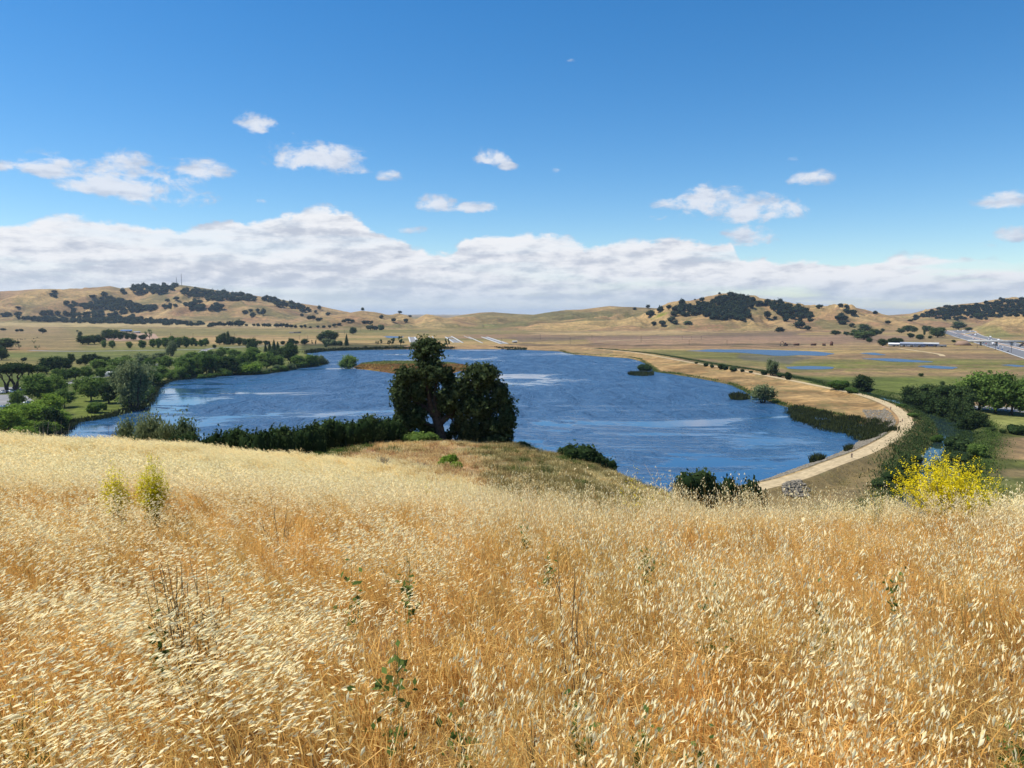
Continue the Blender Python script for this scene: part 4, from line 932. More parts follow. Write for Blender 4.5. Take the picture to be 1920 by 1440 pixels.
stand([(1262, 590), (1266, 574), (1277, 566), (1292, 576), (1285, 592)], 8, 'dark oak at the left end of the right hill wood', 'left end of the right hill wood', g, 11, 11)
stand([(1418, 566), (1440, 564), (1440, 571), (1420, 573)], 8, 'dark oak in the saddle right of the hill wood', 'oaks in the saddle of the right hill', g, 11, 9)
stand([(1442, 570), (1455, 564), (1475, 572), (1500, 576), (1522, 588), (1520, 596), (1495, 597), (1475, 594), (1452, 584)], 8, 'dark oak in the smaller right hill wood', 'smaller wood of the right hill', g, 11, 10)
# the big wood and the far right wood read as masses
def wood_mass(name, poly, sp, lab, g, wpx, hpx, frac=1.0):
    V0 = kind('far', 'far_oak')[0].me; n0 = len(V0.vertices); co = np.zeros(n0 * 3); V0.vertices.foreach_get('co', co); co = co.reshape(-1, 3)
    tn = np.zeros(n0); V0.attributes['tint'].data.foreach_get('value', tn)
    q = np.array([p.vertices[:] for p in V0.polygons if len(p.vertices) == 4]); t3 = np.array([p.vertices[:] for p in V0.polygons if len(p.vertices) == 3])
    VV, Q, T3, TT = [], [], [], []; k = 0
    for (px, py, w, h) in fill(poly, sp, g, wpx, hpx):
        if g.random() > frac: continue
        p = P(px, py, 900); a = g.uniform(0, 6.28); s = p.y / F
        c = np.column_stack([(co[:, 0] * math.cos(a) - co[:, 1] * math.sin(a)) * w * s, (co[:, 0] * math.sin(a) + co[:, 1] * math.cos(a)) * w * s, co[:, 2] * h * s]) + np.array(p)
        VV.append(c); Q.append(q + k); T3.append(t3 + k); TT.append(np.clip(tn * g.uniform(.5, 1.5), 0, 1)); k += n0
    me = mesh_np(name, np.concatenate(VV), [np.concatenate(Q), np.concatenate(T3)], [M['far_oak']], tint=np.concatenate(TT))
    tag(obj(name, me), lab, kind='stuff')
wood_mass('oak_wood', [(1285, 590), (1290, 574), (1318, 570), (1335, 566), (1347, 556), (1362, 551), (1380, 554), (1416, 562), (1414, 571), (1402, 580), (1404, 594), (1388, 600), (1340, 597), (1312, 590)], 7.5, 'dense dark oak wood covering the top of the right hill', g, 11, 10)
wood_mass('wooded_hillside', [(1692, 600), (1720, 590), (1740, 582), (1770, 574), (1830, 570), (1872, 560), (1887, 558), (1990, 562), (1990, 592), (1925, 590), (1880, 592), (1850, 597), (1815, 594), (1795, 600), (1760, 597), (1735, 592), (1700, 603)], 6.2, 'patchy dark woodland covering the far right hill', g, 8.5, 6, .82)
wood_mass('oak_wood', [(343, 543), (370, 544), (400, 546), (430, 548), (482, 556), (484, 562), (440, 563), (395, 562), (372, 558), (345, 550)], 7, 'long dark oak wood right of the radio masts on the left hill', g, 10, 8, 1.0)
wood_mass('oak_wood', [(150, 570), (172, 565), (198, 562), (205, 557), (232, 560), (262, 572), (292, 574), (290, 580), (255, 584), (205, 580), (160, 579)], 7, 'dark oak wood in the middle of the left hill slope', g, 10, 8, 1.0)
wood_mass('woodland_belt', [(28, 594), (90, 595), (160, 594), (240, 594), (330, 601), (400, 607), (400, 611), (300, 607), (150, 604), (60, 600)], 6, 'dark belt of trees along the foot of the left hill', g, 9, 7)
wood_mass('hillside_scrub', [(150, 590), (170, 582), (215, 586), (232, 582), (262, 592), (240, 596), (180, 596)], 7, 'scattered dark scrub between the left hill woods', g, 9, 7, .6)

# ------------------------------------------------------------------ reeds and waterside growth
def blades(name, pts, hgt, wid, m, lab, g, kind_='stuff', cat=None, group=None, lean=.25, parent=None, droop=0, z=None):
    n = len(pts); pts = np.asarray(pts); X, Y = pts[:, 0], pts[:, 1]; Z = (np.maximum(gz(X, Y), -.3) if z is None else np.full(n, z)) - .1
    h = hgt * g.uniform(.55, 1.15, n) * (.25 + 1.5 * fbm(X / 4.5, Y / 4.5, 3, 777)); a = g.uniform(0, 6.28, n); w = wid * g.uniform(.7, 1.3, n)
    dx, dy = np.cos(a) * w / 2, np.sin(a) * w / 2; lx, ly = g.normal(0, lean, n) * h, g.normal(0, lean, n) * h
    V = np.stack([np.column_stack([X - dx, Y - dy, Z]), np.column_stack([X + dx, Y + dy, Z]),
                  np.column_stack([X + dx * .8 + lx * .4, Y + dy * .8 + ly * .4, Z + h * .6]), np.column_stack([X - dx * .8 + lx * .4, Y - dy * .8 + ly * .4, Z + h * .6]),
                  np.column_stack([X + lx, Y + ly, Z + h * (1 - droop)])], 1).reshape(-1, 3)
    b = np.arange(n) * 5
    me = mesh_np(name, V, [np.column_stack([b + 3, b + 2, b + 4]), np.column_stack([b, b + 1, b + 2, b + 3])], [M[m]], tint=np.repeat(np.clip(g.normal(.5, .3, n), 0, 1), 5))
    o = obj(name, me, parent); tag(o, lab, cat, group, kind_); return o
def in_poly(poly_w, n, g):
    lo, hi = poly_w.min(0), poly_w.max(0); out = []
    while sum(map(len, out)) < n:
        q = g.uniform(lo, hi, (n * 2, 2)); out.append(q[sdist_poly(q[:, 0], q[:, 1], poly_w) < 0])
    return np.concatenate(out)[:n]
REEDBED = flats([(1482, 766), (1500, 766), (1540, 776), (1600, 788), (1640, 795), (1659, 803), (1660, 820), (1650, 828), (1634, 833), (1612, 826), (1585, 811), (1545, 806), (1505, 795), (1484, 782)])
rb_ = in_poly(REEDBED, 17000, g); rb_ = rb_ + (np.column_stack([fbm(rb_[:, 0] / 6, rb_[:, 1] / 6, 2, 31), fbm(rb_[:, 0] / 6, rb_[:, 1] / 6, 2, 32)]) - .5) * 9 + g.normal(0, .9, rb_.shape)
blades('reed_bed', rb_, 1.75, .28, 'reed', 'long dark green reed bed hugging the inside of the levee', g)
for (pts, n, lab, h) in [([(1176, 700), (1190, 697), (1226, 698), (1226, 704), (1205, 706), (1180, 704)], 1500, 'low dark reed mat forming the small island', 1.6),
                         ([(1367, 743), (1385, 741), (1406, 744), (1406, 749), (1385, 751), (1370, 749)], 1300, 'dark reed clump just left of the round willow', 2.2),
                         ([(1518, 866), (1530, 861), (1544, 864), (1545, 870), (1532, 873), (1520, 871)], 900, 'larger round reed tuft standing in the near water', 2.0),
                         ([(1581, 851), (1590, 848), (1597, 851), (1596, 856), (1585, 856)], 420, 'smaller round reed tuft close to the levee stones', 1.7)]:
    o = blades('reed_clump', in_poly(flats(pts), n, g), h * 1.25, .22 if n < 1000 else .4, 'reed', lab, g, kind_=None, cat='reeds', lean=.3)
for (pts, n, lab) in [([(925, 652), (958, 652), (988, 654), (985, 656), (940, 655)], 500, 'short dark reed line on the far shore, the one behind the oak'),
                      ([(950, 655), (988, 654.5), (988, 656.5), (950, 656.5)], 400, 'short dark reed line at the far shore right of the oak')]:
    blades('reed_line', in_poly(flats(pts), n, g), 1.6, .8, 'reed', lab, g, kind_=None, cat='reeds')
def along(pts, n, sp, g, zz=0):
    L = smooth_line(flats(pts, zz), 10); i = g.uniform(0, len(L) - 1.01, n); k = i.astype(int); f = (i - k)[:, None]
    return L[k] * (1 - f) + L[k + 1] * f + g.normal(0, sp, (n, 2))
blades('shore_reeds', along([(128, 806), (140, 792), (175, 787), (215, 779), (240, 771), (264, 765), (282, 751), (290, 735), (302, 722), (330, 713), (400, 707), (440, 703), (470, 703), (520, 698), (560, 691), (600, 685), (611, 680), (604, 674), (590, 669)], 9000, 1.6, g), 1.7, .35, 'reed', 'dark reedy fringe along the left shore of the lake', g)
blades('far_shore_reeds', along([(580, 662), (600, 659), (640, 657), (700, 655.5), (770, 654.5), (850, 654.5)], 3500, 4, g), 3.2, .9, 'reed', 'dark reedy fringe along the far end of the lake', g)
blades('levee_shore_weeds', along([(1050, 658), (1080, 664), (1180, 671), (1208, 679), (1224, 690), (1232, 697), (1262, 701), (1300, 707), (1365, 719), (1395, 731), (1420, 743), (1452, 753), (1480, 762), (1530, 772), (1600, 788)], 7000, 1.5, g), .9, .35, 'weed', 'green weedy fringe between lake and tan strip', g)
offs = lambda d: np.array([[x, y] for x, y in (LEVEE[10:] + np.column_stack([-np.gradient(LEVEE, axis=0)[10:, 1], np.gradient(LEVEE, axis=0)[10:, 0]]) / np.linalg.norm(np.gradient(LEVEE, axis=0)[10:], axis=1)[:, None] * d)])
def along_w(L, n, sp, g):
    i = g.uniform(0, len(L) - 1.01, n); k = i.astype(int); f = (i - k)[:, None]; return L[k] * (1 - f) + L[k + 1] * f + g.normal(0, sp, (n, 2))
side = -1 if np.mean(dist_line(offs(15)[:, 0], offs(15)[:, 1], LEVEE)[1]) > 0 else 1
Lo = offs(21 * side)
blades('levee_foot_scrub', along_w(Lo[20:150], 26000, 2.4, g), .9, .3, 'dark', 'dark green scrub along the outer foot of the levee', g, lean=.5)
blades('creek_bank_weeds', along_w(CREEK + [11, -6], 12000, 2.6, g), .7, .25, 'weed', 'lush green weeds on the banks of the creek', g, lean=.5)
blades('creek_bank_scrub', along_w(CREEK + [-9, 4], 14000, 3.0, g), .9, .28, 'dark', 'dark scrub on the levee side of the creek', g, lean=.5)
def outer_pts(i0, i1, d0, d1, n, g):
    T = np.gradient(LEVEE, axis=0); T /= np.linalg.norm(T, axis=1)[:, None]; N = np.column_stack([-T[:, 1], T[:, 0]]) * side
    i = g.uniform(i0, i1, n); k = i.astype(int); f = (i - k)[:, None]
    return LEVEE[k] * (1 - f) + LEVEE[k + 1] * f + N[k] * g.uniform(d0, d1, n)[:, None]
blades('levee_slope_grass', outer_pts(2, 90, 3.6, 13, 14000, g), .35, .16, 'olive', 'short dry brown grass on the outer slope of the levee', g, lean=.5)
ii = in_poly(ISLE, 9000, g); pyi = to_px(ii[:, 0], ii[:, 1], .6 + 0 * ii[:, 0])[1]
blades('island_plants', ii[pyi > 683], .8, .5, 'redplant', 'rust red and yellow plants covering the front of the flat lake island', g, lean=.5)
blades('island_grass', ii[pyi <= 683], .7, .5, 'weed', 'green grass along the back of the flat lake island', g, lean=.5)

# stones of the levee facing
def stones(name, pts, s0, s1, lab, g, lift=0):
    acc = Acc(); iv, fc = ICO1
    Z = gz(pts[:, 0], pts[:, 1])
    V = []; Fc = []; k = 0
    for (x, y), z in zip(pts, Z):
        s = g.uniform(s0, s1); v = iv * (1 + g.uniform(-.25, .25, (len(iv), 1))) * s * np.array([1, g.uniform(.7, 1.1), .65]); a = g.uniform(0, 6)
        v = np.column_stack([v[:, 0] * math.cos(a) - v[:, 1] * math.sin(a), v[:, 0] * math.sin(a) + v[:, 1] * math.cos(a), v[:, 2]])
        V.append(v + [x, y, z + lift]); Fc.append(fc + k); k += len(iv)
    me = mesh_np(name, np.concatenate(V), [np.concatenate(Fc)], [M['rock']]); tag(obj(name, me), lab, kind='stuff')
Li = []
for d in np.linspace(4.9, 12, 12): Li.append(along_w(LEVEE[:66] + 0, 260, .3, g))
def facing(i0, i1, d0, d1, n, g):
    T = np.gradient(LEVEE, axis=0); T /= np.linalg.norm(T, axis=1)[:, None]; N = np.column_stack([-T[:, 1], T[:, 0]]) * (-side)
    i = g.uniform(i0, i1, n); k = i.astype(int); f = (i - k)[:, None]
    return LEVEE[k] * (1 - f) + LEVEE[k + 1] * f + N[k] * g.uniform(d0, d1, n)[:, None]
stones('levee_stones', np.concatenate([facing(4, 44, 3.9, 11.5, 3000, g), facing(40, 66, 4.2, 15, 2100, g)]), .28, .62, 'grey riprap stones facing the lake side of the levee', g)
stones('stone_heap', in_poly(flats([(1466, 920), (1480, 912), (1500, 911), (1518, 918), (1516, 930), (1470, 930)], 2), 260, g), .3, .6, 'grey stone heap at the near end of the levee path', g, .2)

# ------------------------------------------------------------------ the big oak on the knoll
def at_top(px, ytop, Y):
    """ground point at forward distance Y under a photo column, and the height that reaches the photo row"""
    d = ray(px, ytop); X = d[0] / d[1] * Y; z = float(gz(X, Y)); return Vector((X, Y, z)), (CZ + d[2] / d[1] * Y) - z
def hero_oak():
    g = np.random.default_rng(31); YO = 86.0
    base, _ = at_top(827, 640, YO); root = empty('oak_tree', base)
    def L(px, py, dy=0.0):
        d = ray(px, py); s = (YO + dy) / d[1]; return np.array([d[0] * s - base.x, dy, CZ + d[2] * s - base.z])
    m = YO / F
    B = []
    for (px, py, rx, rz, dy) in [(800, 660, 23, 24, 0), (812, 652, 15, 14, .3), (790, 652, 13, 14, -.4), (803, 690, 21, 22, 0), (800, 712, 18, 18, .5), (762, 704, 19, 17, -.6), (752, 728, 17, 24, .2), (748, 750, 13, 20, -1), (765, 748, 20, 25, .8), (757, 778, 13, 18, 0), (772, 790, 18, 20, 0), (758, 808, 9, 9, .5),
                              (815, 700, 24, 18, -.8), (836, 708, 15, 15, .6), (858, 724, 19, 16, -.3), (842, 748, 22, 24, -1), (875, 740, 22, 20, 1), (895, 705, 26, 22, 0), (917, 700, 17, 16, -.6), (912, 724, 20, 16, .8), (880, 765, 24, 22, -.6), (905, 760, 26, 26, .3), (938, 738, 15, 22, -.3), (948, 765, 17, 26, .4), (952, 790, 15, 22, -.5),
                              (930, 800, 22, 22, 0), (905, 798, 20, 24, .8), (883, 806, 16, 19, -.8), (925, 824, 22, 10, -.5), (950, 815, 14, 13, .4), (862, 790, 10, 13, 0), (790, 765, 16, 18, 1.2), (800, 805, 15, 13, 1), (820, 770, 14, 18, 1), (783, 735, 14, 17, -.7), (785, 712, 15, 15, .6), (847, 773, 14, 12, .7), (848, 806, 5, 10, 0), (870, 818, 12, 10, .5), (899, 828, 16, 8, -.2), (875, 826, 12, 7, .3), (770, 818, 14, 8, .4), (745, 790, 10, 14, .2), (765, 825, 10, 6, -.3), (945, 828, 14, 7, .2), (812, 812, 13, 12, .9), (840, 818, 9, 9, 1.2), (798, 822, 14, 8, -1), (856, 806, 10, 13, 1.0), (785, 782, 15, 18, -.8), (828, 752, 12, 18, 1.4), (806, 738, 13, 18, 1.5)]:
        c = L(px, py, dy); B.append((*c, rx * m * .98, rx * m * .95, rz * m * .98))
    ac = Acc(); B_ = np.array(B)
    crown_acc(ac, B, 46000, .25, g, .45, .40, under=.95)
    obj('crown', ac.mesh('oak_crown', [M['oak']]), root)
    tr = Acc()
    tr.tube([(0, 0, -.6), L(826, 815), L(823, 800), L(818, 785)], [.85, .62, .55, .5], 10)
    for path, r0, r1 in [([L(818, 787), L(808, 768), L(805, 745), L(801, 718), L(800, 680)], .42, .12), ([L(822, 780), L(816, 755), L(815, 735), L(822, 708)], .34, .1), ([L(820, 798), L(838, 782), L(855, 768), L(880, 750), L(905, 715)], .42, .1),
                         ([L(855, 768), L(875, 772), L(900, 778), L(930, 790)], .24, .08), ([L(808, 770), L(790, 760), L(770, 745), L(758, 715)], .28, .08), ([L(880, 752), L(905, 755), L(935, 760)], .2, .06), ([L(818, 800), L(800, 795), L(780, 790)], .2, .06), ([L(843, 780), L(850, 790), L(865, 805)], .14, .05)]:
        tr.tube(path, np.linspace(r0, r1, len(path)), 8)
    obj('trunk', tr.mesh('oak_trunk', [M['bark']], True), root)
    tag(root, 'huge dark oak with a tall spire and hanging right side on the grassy knoll', 'tree')
hero_oak()

def bushes(rows, style, m, base, group, cat='shrub', name='shrub', **kw):
    ks = kind(style, m, **kw); items = []
    for j, (px, top, w, Y) in enumerate(rows):
        p, h = at_top(px, top, Y); h = max(h, .6) + .25; p.z -= .25
        o = ks[j % len(ks)].place(p, w * 1.15 * Y / F, h, name, random.uniform(0, 6.28)); items.append((px, o))
    label_all(items, base, group, cat)
bushes([(335, 806, 40, 74), (360, 801, 44, 70), (388, 799, 46, 68), (416, 796, 46, 66), (444, 788, 52, 66), (474, 788, 54, 65), (505, 793, 46, 67), (534, 787, 46, 69), (562, 784, 46, 72), (590, 783, 46, 73), (618, 773, 52, 76), (648, 773, 52, 77), (676, 778, 44, 77), (700, 768, 56, 80), (731, 769, 52, 82)],
       'bush', 'shrub', 'dense dark evergreen shrub in the hedge behind the oat field', 'dark hedge behind the oat field', name='hedge_shrub', n=5200, leaf=.038, nvar=4)
bushes([(785, 806, 60, 82), (760, 812, 40, 83), (808, 813, 36, 83)], 'bush', 'green', 'low green bush at the foot of the big oak', 'green bushes at the foot of the oak', name='oak_foot_bush', n=3600, leaf=.04)
bushes([(232, 782, 44, 88), (285, 777, 56, 86), (340, 776, 58, 88), (262, 790, 34, 84), (312, 792, 34, 84)], 'willow', 'grey', 'pale grey green shrub with airy twigs at the near waterline', 'pale shrubs at the near waterline', name='pale_shrub', n=3600, leaf=.036)
bushes([(1084, 826, 64, 96), (1112, 836, 56, 97), (1138, 848, 40, 98), (1060, 835, 30, 96)], 'bush', 'shrub', 'dark mounded bush on the brow above the lake', 'dark bushes on the brow above the lake', name='brow_bush', n=4600, leaf=.038)
bushes([(972, 826, 40, 88), (992, 834, 26, 90)], 'bush', 'dark', 'small dark bush just right of the big oak', 'small bushes right of the oak', name='oak_side_bush', n=2600, leaf=.045)
bushes([(1282, 878, 54, 88), (1310, 868, 62, 90), (1336, 885, 40, 90)], 'bush', 'shrub', 'dark bush peeping over the oats below the lake corner', 'dark bushes over the brow, left cluster', name='slope_bush', n=4200, leaf=.04)
bushes([(1372, 884, 50, 92), (1402, 882, 54, 92), (1425, 892, 34, 92)], 'bush', 'shrub', 'dark bush over the oats beside the path end', 'dark bushes over the brow, right cluster', name='slope_bush', n=4200, leaf=.04)
bushes([(842, 846, 34, 58), (855, 862, 24, 55), (826, 866, 22, 54)], 'bush', 'bright', 'bright green leafy weed on the dry knoll', 'bright green weeds on the knoll', cat='weed', name='leafy_weed', n=1800, leaf=.06)

# ------------------------------------------------------------------ wild oats and other grasses
LIB = bpy.data.collections
def tuft_mesh(name, g, n_st, H, R, lean, heads, blades_n, mats, sp=.024, sw=.0068, stw=.0022, headfrac=1.0, bw=.004, bl=.42, seg=4, hs0=.72):
    acc = Acc()
    base = g.normal(size=(n_st, 2)) * R * .55; hh = H * g.uniform(.72, 1.12, n_st)
    lv = np.column_stack([lean + g.normal(0, .12, n_st), g.normal(0, .14, n_st)]) * hh[:, None]
    def pos(i, s): return np.column_stack([base[i, 0] + lv[i, 0] * s ** 2.2, base[i, 1] + lv[i, 1] * s ** 2.2, hh[i] * (s - .14 * s ** 4 * abs(lean) * 2)])
    th = g.uniform(-.9, .9, n_st); d = np.column_stack([np.cos(th), np.sin(th), 0 * th]) * stw / 2
    S = np.linspace(0, 1, seg + 1); ii = np.arange(n_st)
    Pp = [pos(ii, np.full(n_st, s_)) for s_ in S]
    for k in range(seg):
        w0, w1 = 1 - .5 * S[k], 1 - .5 * S[k + 1]
        V = np.stack([Pp[k] - d * w0, Pp[k] + d * w0, Pp[k + 1] + d * w1, Pp[k + 1] - d * w1], 1).reshape(-1, 3)
        acc.add(V, np.arange(len(V)).reshape(-1, 4), np.repeat(g.uniform(.2, .9, n_st), 4), 0)
    # hanging spikelets
    if heads:
        has = np.where(g.random(n_st) < headfrac)[0]
        if len(has):
            i = np.repeat(has, heads); n = len(i); s_ = g.uniform(hs0, 1.02, n)
            p = pos(i, s_); a = g.uniform(0, 6.28, n); sprd = (1.10 - s_) * .17 * H + .006
            p = p + np.column_stack([np.cos(a) * sprd * .7 + lean * .03, np.sin(a) * sprd * .6, -g.uniform(0, .6, n) * sprd])
            axs = np.column_stack([lean * 2.6 + g.normal(0, .25, n_st), g.normal(0, .3, n_st), -1.0 + abs(lean) * .9 + g.normal(0, .15, n_st)])
            ax = axs[i] + g.normal(0, .16, (n, 3)); ax /= np.linalg.norm(ax, axis=1)[:, None]
            sd_ = np.cross(ax, rand_unit(n, g)); sd_ /= np.linalg.norm(sd_, axis=1)[:, None]; nn = np.cross(ax, sd_)
            L_ = (sp * g.uniform(.75, 1.25, n))[:, None]; w_ = (sw * g.uniform(.8, 1.3, n))[:, None] / 2
            V = np.stack([p, p + ax * L_ * .42 - sd_ * w_, p + ax * L_, p + ax * L_ * .42 + sd_ * w_, p + ax * L_ * .42 + nn * w_ * .9], 1).reshape(-1, 3)
            b = np.arange(n) * 5
            T = np.concatenate([np.column_stack([b, b + 1, b + 4]), np.column_stack([b + 1, b + 2, b + 4]), np.column_stack([b + 2, b + 3, b + 4]), np.column_stack([b + 3, b, b + 4])])
            acc.add(V, T, np.repeat(np.clip(g.normal(.68, .25, n), 0, 1), 5), 1)
    # leaf blades, arching
    if blades_n:
        n = blades_n; b0 = g.normal(size=(n, 2)) * R * .6; a = g.uniform(0, 6.28, n); h = bl * g.uniform(.5, 1.2, n)
        z0 = g.uniform(0, .45, n) * H * .6; o = np.column_stack([np.cos(a) + lean * 1.2, np.sin(a) * .8]) * (h * .5)[:, None]
        wd = np.column_stack([-np.sin(a), np.cos(a), 0 * a]) * bw / 2
        p0 = np.column_stack([b0, z0]); p1 = np.column_stack([b0 + o * .45, z0 + h * .62]); p2 = np.column_stack([b0 + o * 1.25, z0 + h * g.uniform(.45, .95, n)])
        t = g.uniform(0, .8, n)
        V = np.stack([p0 - wd, p0 + wd, p1 + wd, p1 - wd], 1).reshape(-1, 3); acc.add(V, np.arange(n * 4).reshape(n, 4), np.repeat(t, 4), 0)
        V = np.stack([p1 - wd, p1 + wd, p2], 1).reshape(-1, 3); acc.add(V, np.arange(n * 3).reshape(n, 3), np.repeat(t, 3), 0)
    return acc.mesh(name, [M[m] for m in mats])
def scatter(name, protos, pts, rot, scl, idx, lab, sink=.02):
    """one object of stuff: instances of the tufts stand on the given ground points"""
    lib = bpy.data.collections.new(name + '_tufts')
    for i, me in enumerate(protos):
        lib.objects.link(bpy.data.objects.new(f'{name}_tuft_{chr(97 + i)}', me))
    n = len(pts); z = gz(pts[:, 0], pts[:, 1]) - sink
    me = bpy.data.meshes.new(name); me.vertices.add(n); me.vertices.foreach_set('co', np.column_stack([pts, z]).astype(np.float32).ravel())
    a = me.attributes.new('rot', 'FLOAT_VECTOR', 'POINT'); a.data.foreach_set('vector', rot.astype(np.float32).ravel())
    a = me.attributes.new('scl', 'FLOAT_VECTOR', 'POINT'); a.data.foreach_set('vector', scl.astype(np.float32).ravel())
    a = me.attributes.new('idx', 'INT', 'POINT'); a.data.foreach_set('value', idx.astype(np.int32))
    o = obj(name, me); tag(o, lab, kind='stuff')
    ng = bpy.data.node_groups.new(name + '_scatter', 'GeometryNodeTree')
    ng.interface.new_socket('Geometry', in_out='INPUT', socket_type='NodeSocketGeometry'); ng.interface.new_socket('Geometry', in_out='OUTPUT', socket_type='NodeSocketGeometry')
    gi = ng.nodes.new('NodeGroupInput'); go = ng.nodes.new('NodeGroupOutput')
    ci = ng.nodes.new('GeometryNodeCollectionInfo'); ci.inputs['Collection'].default_value = lib; ci.inputs['Separate Children'].default_value = True; ci.inputs['Reset Children'].default_value = True
    ip = ng.nodes.new('GeometryNodeInstanceOnPoints'); ip.inputs['Pick Instance'].default_value = True
    def at(nm, ty):
        x = ng.nodes.new('GeometryNodeInputNamedAttribute'); x.data_type = ty; x.inputs['Name'].default_value = nm; return x.outputs['Attribute']
    ng.links.new(gi.outputs[0], ip.inputs['Points']); ng.links.new(ci.outputs[0], ip.inputs['Instance'])
    ng.links.new(at('idx', 'INT'), ip.inputs['Instance Index']); ng.links.new(at('rot', 'FLOAT_VECTOR'), ip.inputs['Rotation']); ng.links.new(at('scl', 'FLOAT_VECTOR'), ip.inputs['Scale'])
    ng.links.new(ip.outputs[0], go.inputs[0])
    o.modifiers.new('scatter', 'NODES').node_group = ng
    return o
def polar_pts(r0, r1, dens, g, amax=44):
    """points spread evenly over a fan of ground in front of the viewer"""
    A = R(amax); area = A * (r1 * r1 - r0 * r0); n = int(area * dens)
    r = np.sqrt(g.uniform(r0 * r0, r1 * r1, n)); a = g.uniform(-A, A, n); return np.column_stack([r * np.sin(a), r * np.cos(a)])
def build_grass():
    g = np.random.default_rng(77)
    OM = ['straw', 'oat']
    near = []
    for i in range(4): near.append(tuft_mesh(f'oat_windy_{i}', g, 7, .76, .11, -.42, 14, 26, OM))            # 0-3 leaning, full heads
    for i in range(4): near.append(tuft_mesh(f'oat_upright_{i}', g, 7, .76, .11, -.12, 12, 30, OM, headfrac=.72, sp=.022, sw=.0058))          # 4-7 upright, full heads
    for i in range(3): near.append(tuft_mesh(f'straw_thin_{i}', g, 6, .58, .13, -.2, 10, 52, OM, headfrac=.22))  # 8-10 few heads
    for i in range(2): near.append(tuft_mesh(f'straw_low_{i}', g, 4, .40, .15, -.4, 0, 70, OM, bl=.5))       # 11-12 flattened leaves
    def rule(p, dens_cut=True):
        X, Y = p[:, 0], p[:, 1]; n = len(p)
        wind = sstep(.15, -.35, X / np.maximum(Y, .5))                   # the left side leans with the wind
        nz = fbm(X / .9, Y / .9, 3, 400) * .6 + fbm(X / 3.2, Y / 3.2, 3, 401) * .4
        u = g.random(n); idx = np.where(u < wind, g.integers(0, 4, n), 4 + g.integers(0, 4, n))
        ca, sa = math.cos(-.5), math.sin(-.5); st = wind[:, None]
        U = X * ca - Y * sa; V_ = X * sa + Y * ca
        hc = fbm(U / (.34 + .5 * wind), V_ / (.34 - .06 * wind), 3, 410) * .6 + fbm(U / (1.3 + 1.2 * wind), V_ / 1.1, 2, 411) * .4
        nz = hc
        lowp = sstep(.555, .475, nz); idx = np.where(g.random(n) < lowp * .93, 8 + g.integers(0, 3, n), idx)
        idx = np.where(g.random(n) < .04 + .42 * sstep(.50, .40, nz), 11 + g.integers(0, 2, n), idx)
        return idx, nz
    p = polar_pts(1.1, 14.5, 31, g, 46); g2 = g
    extra = polar_pts(1.0, 4.0, 12, g, 50); p = np.concatenate([p, extra]); n = len(p)
    nx = 60; ex = np.column_stack([g.uniform(-.02, .36, nx), g.uniform(7.5, 13, nx)]); ex[:, 0] *= ex[:, 1]
    p = np.concatenate([p, ex]); n = len(p)
    idx, nz = rule(p); s = g.uniform(.82, 1.15, n) * (.74 + .42 * sstep(.42, .58, nz))
    s[-nx:] = g.uniform(1.15, 1.6, nx); idx[-nx:] = 4 + g.integers(0, 4, nx)
    rot = np.column_stack([g.normal(0, .10, n), g.normal(0, .10, n), g.normal(.1, .36, n)])
    scatter('wild_oats', near, p, rot, np.column_stack([s, s, s]), idx, 'dry wild oats with pale drooping heads filling the foreground')
    mid = []
    for i in range(3): mid.append(tuft_mesh(f'oat_mid_windy_{i}', g, 34, .72, .42, -.45, 9, 46, ['straw_far', 'oat'], sp=.05, sw=.017, stw=.006, bw=.011, seg=3))
    for i in range(3): mid.append(tuft_mesh(f'oat_mid_up_{i}', g, 34, .72, .42, -.15, 9, 46, ['straw_far', 'oat'], sp=.045, sw=.016, stw=.006, bw=.011, seg=3))
    for i in range(2): mid.append(tuft_mesh(f'straw_mid_{i}', g, 30, .6, .45, -.3, 6, 60, ['straw_far', 'oat'], sp=.04, sw=.014, stw=.006, headfrac=.4, bw=.012, seg=3))
    p = np.concatenate([polar_pts(12.5, 26, 3.4, g, 46), polar_pts(26, 56, 2.0, g, 46)])
    px = 960 + F * p[:, 0] / p[:, 1]; r = np.hypot(p[:, 0], p[:, 1])
    keep = (r < 24) | (px < np.interp(r, [24, 40, 50, 56], [1300, 960, 720, 600]) + g.normal(0, 60, len(p)))
    p = p[keep]; n = len(p); X, Y = p[:, 0], p[:, 1]
    nz = fbm(X / 2.5, Y / 2.5, 3, 402); u = g.random(n)
    wind = sstep(.15, -.3, X / Y); idx = np.where(u < wind, g.integers(0, 3, n), 3 + g.integers(0, 3, n)); idx = np.where(g.random(n) < sstep(.5, .38, nz) * .6, 6 + g.integers(0, 2, n), idx)
    s = g.uniform(.85, 1.12, n); rot = np.column_stack([g.normal(0, .08, n), g.normal(0, .08, n), g.normal(.1, .36, n)])
    scatter('oat_field', mid, p, rot, np.column_stack([s, s, s]), idx, 'pale windblown wild oats rolling over the left slope')
    # the knoll: brown dry grass, olive and green patches
    kn = [tuft_mesh(f'knoll_dry_{i}', g, 26, .42, .6, .2, 6, 70, ['brown', 'straw_far'], sp=.05, sw=.02, stw=.01, bw=.018, bl=.35, seg=2) for i in range(3)]
    kn += [tuft_mesh(f'knoll_olive_{i}', g, 24, .55, .6, .25, 3, 80, ['olive', 'straw_far'], sp=.05, sw=.02, stw=.01, bw=.022, bl=.5, seg=2) for i in range(3)]
    kn += [tuft_mesh(f'knoll_green_{i}', g, 20, .45, .6, .2, 0, 90, ['weed', 'weed'], stw=.012, bw=.026, bl=.5, seg=2) for i in range(2)]
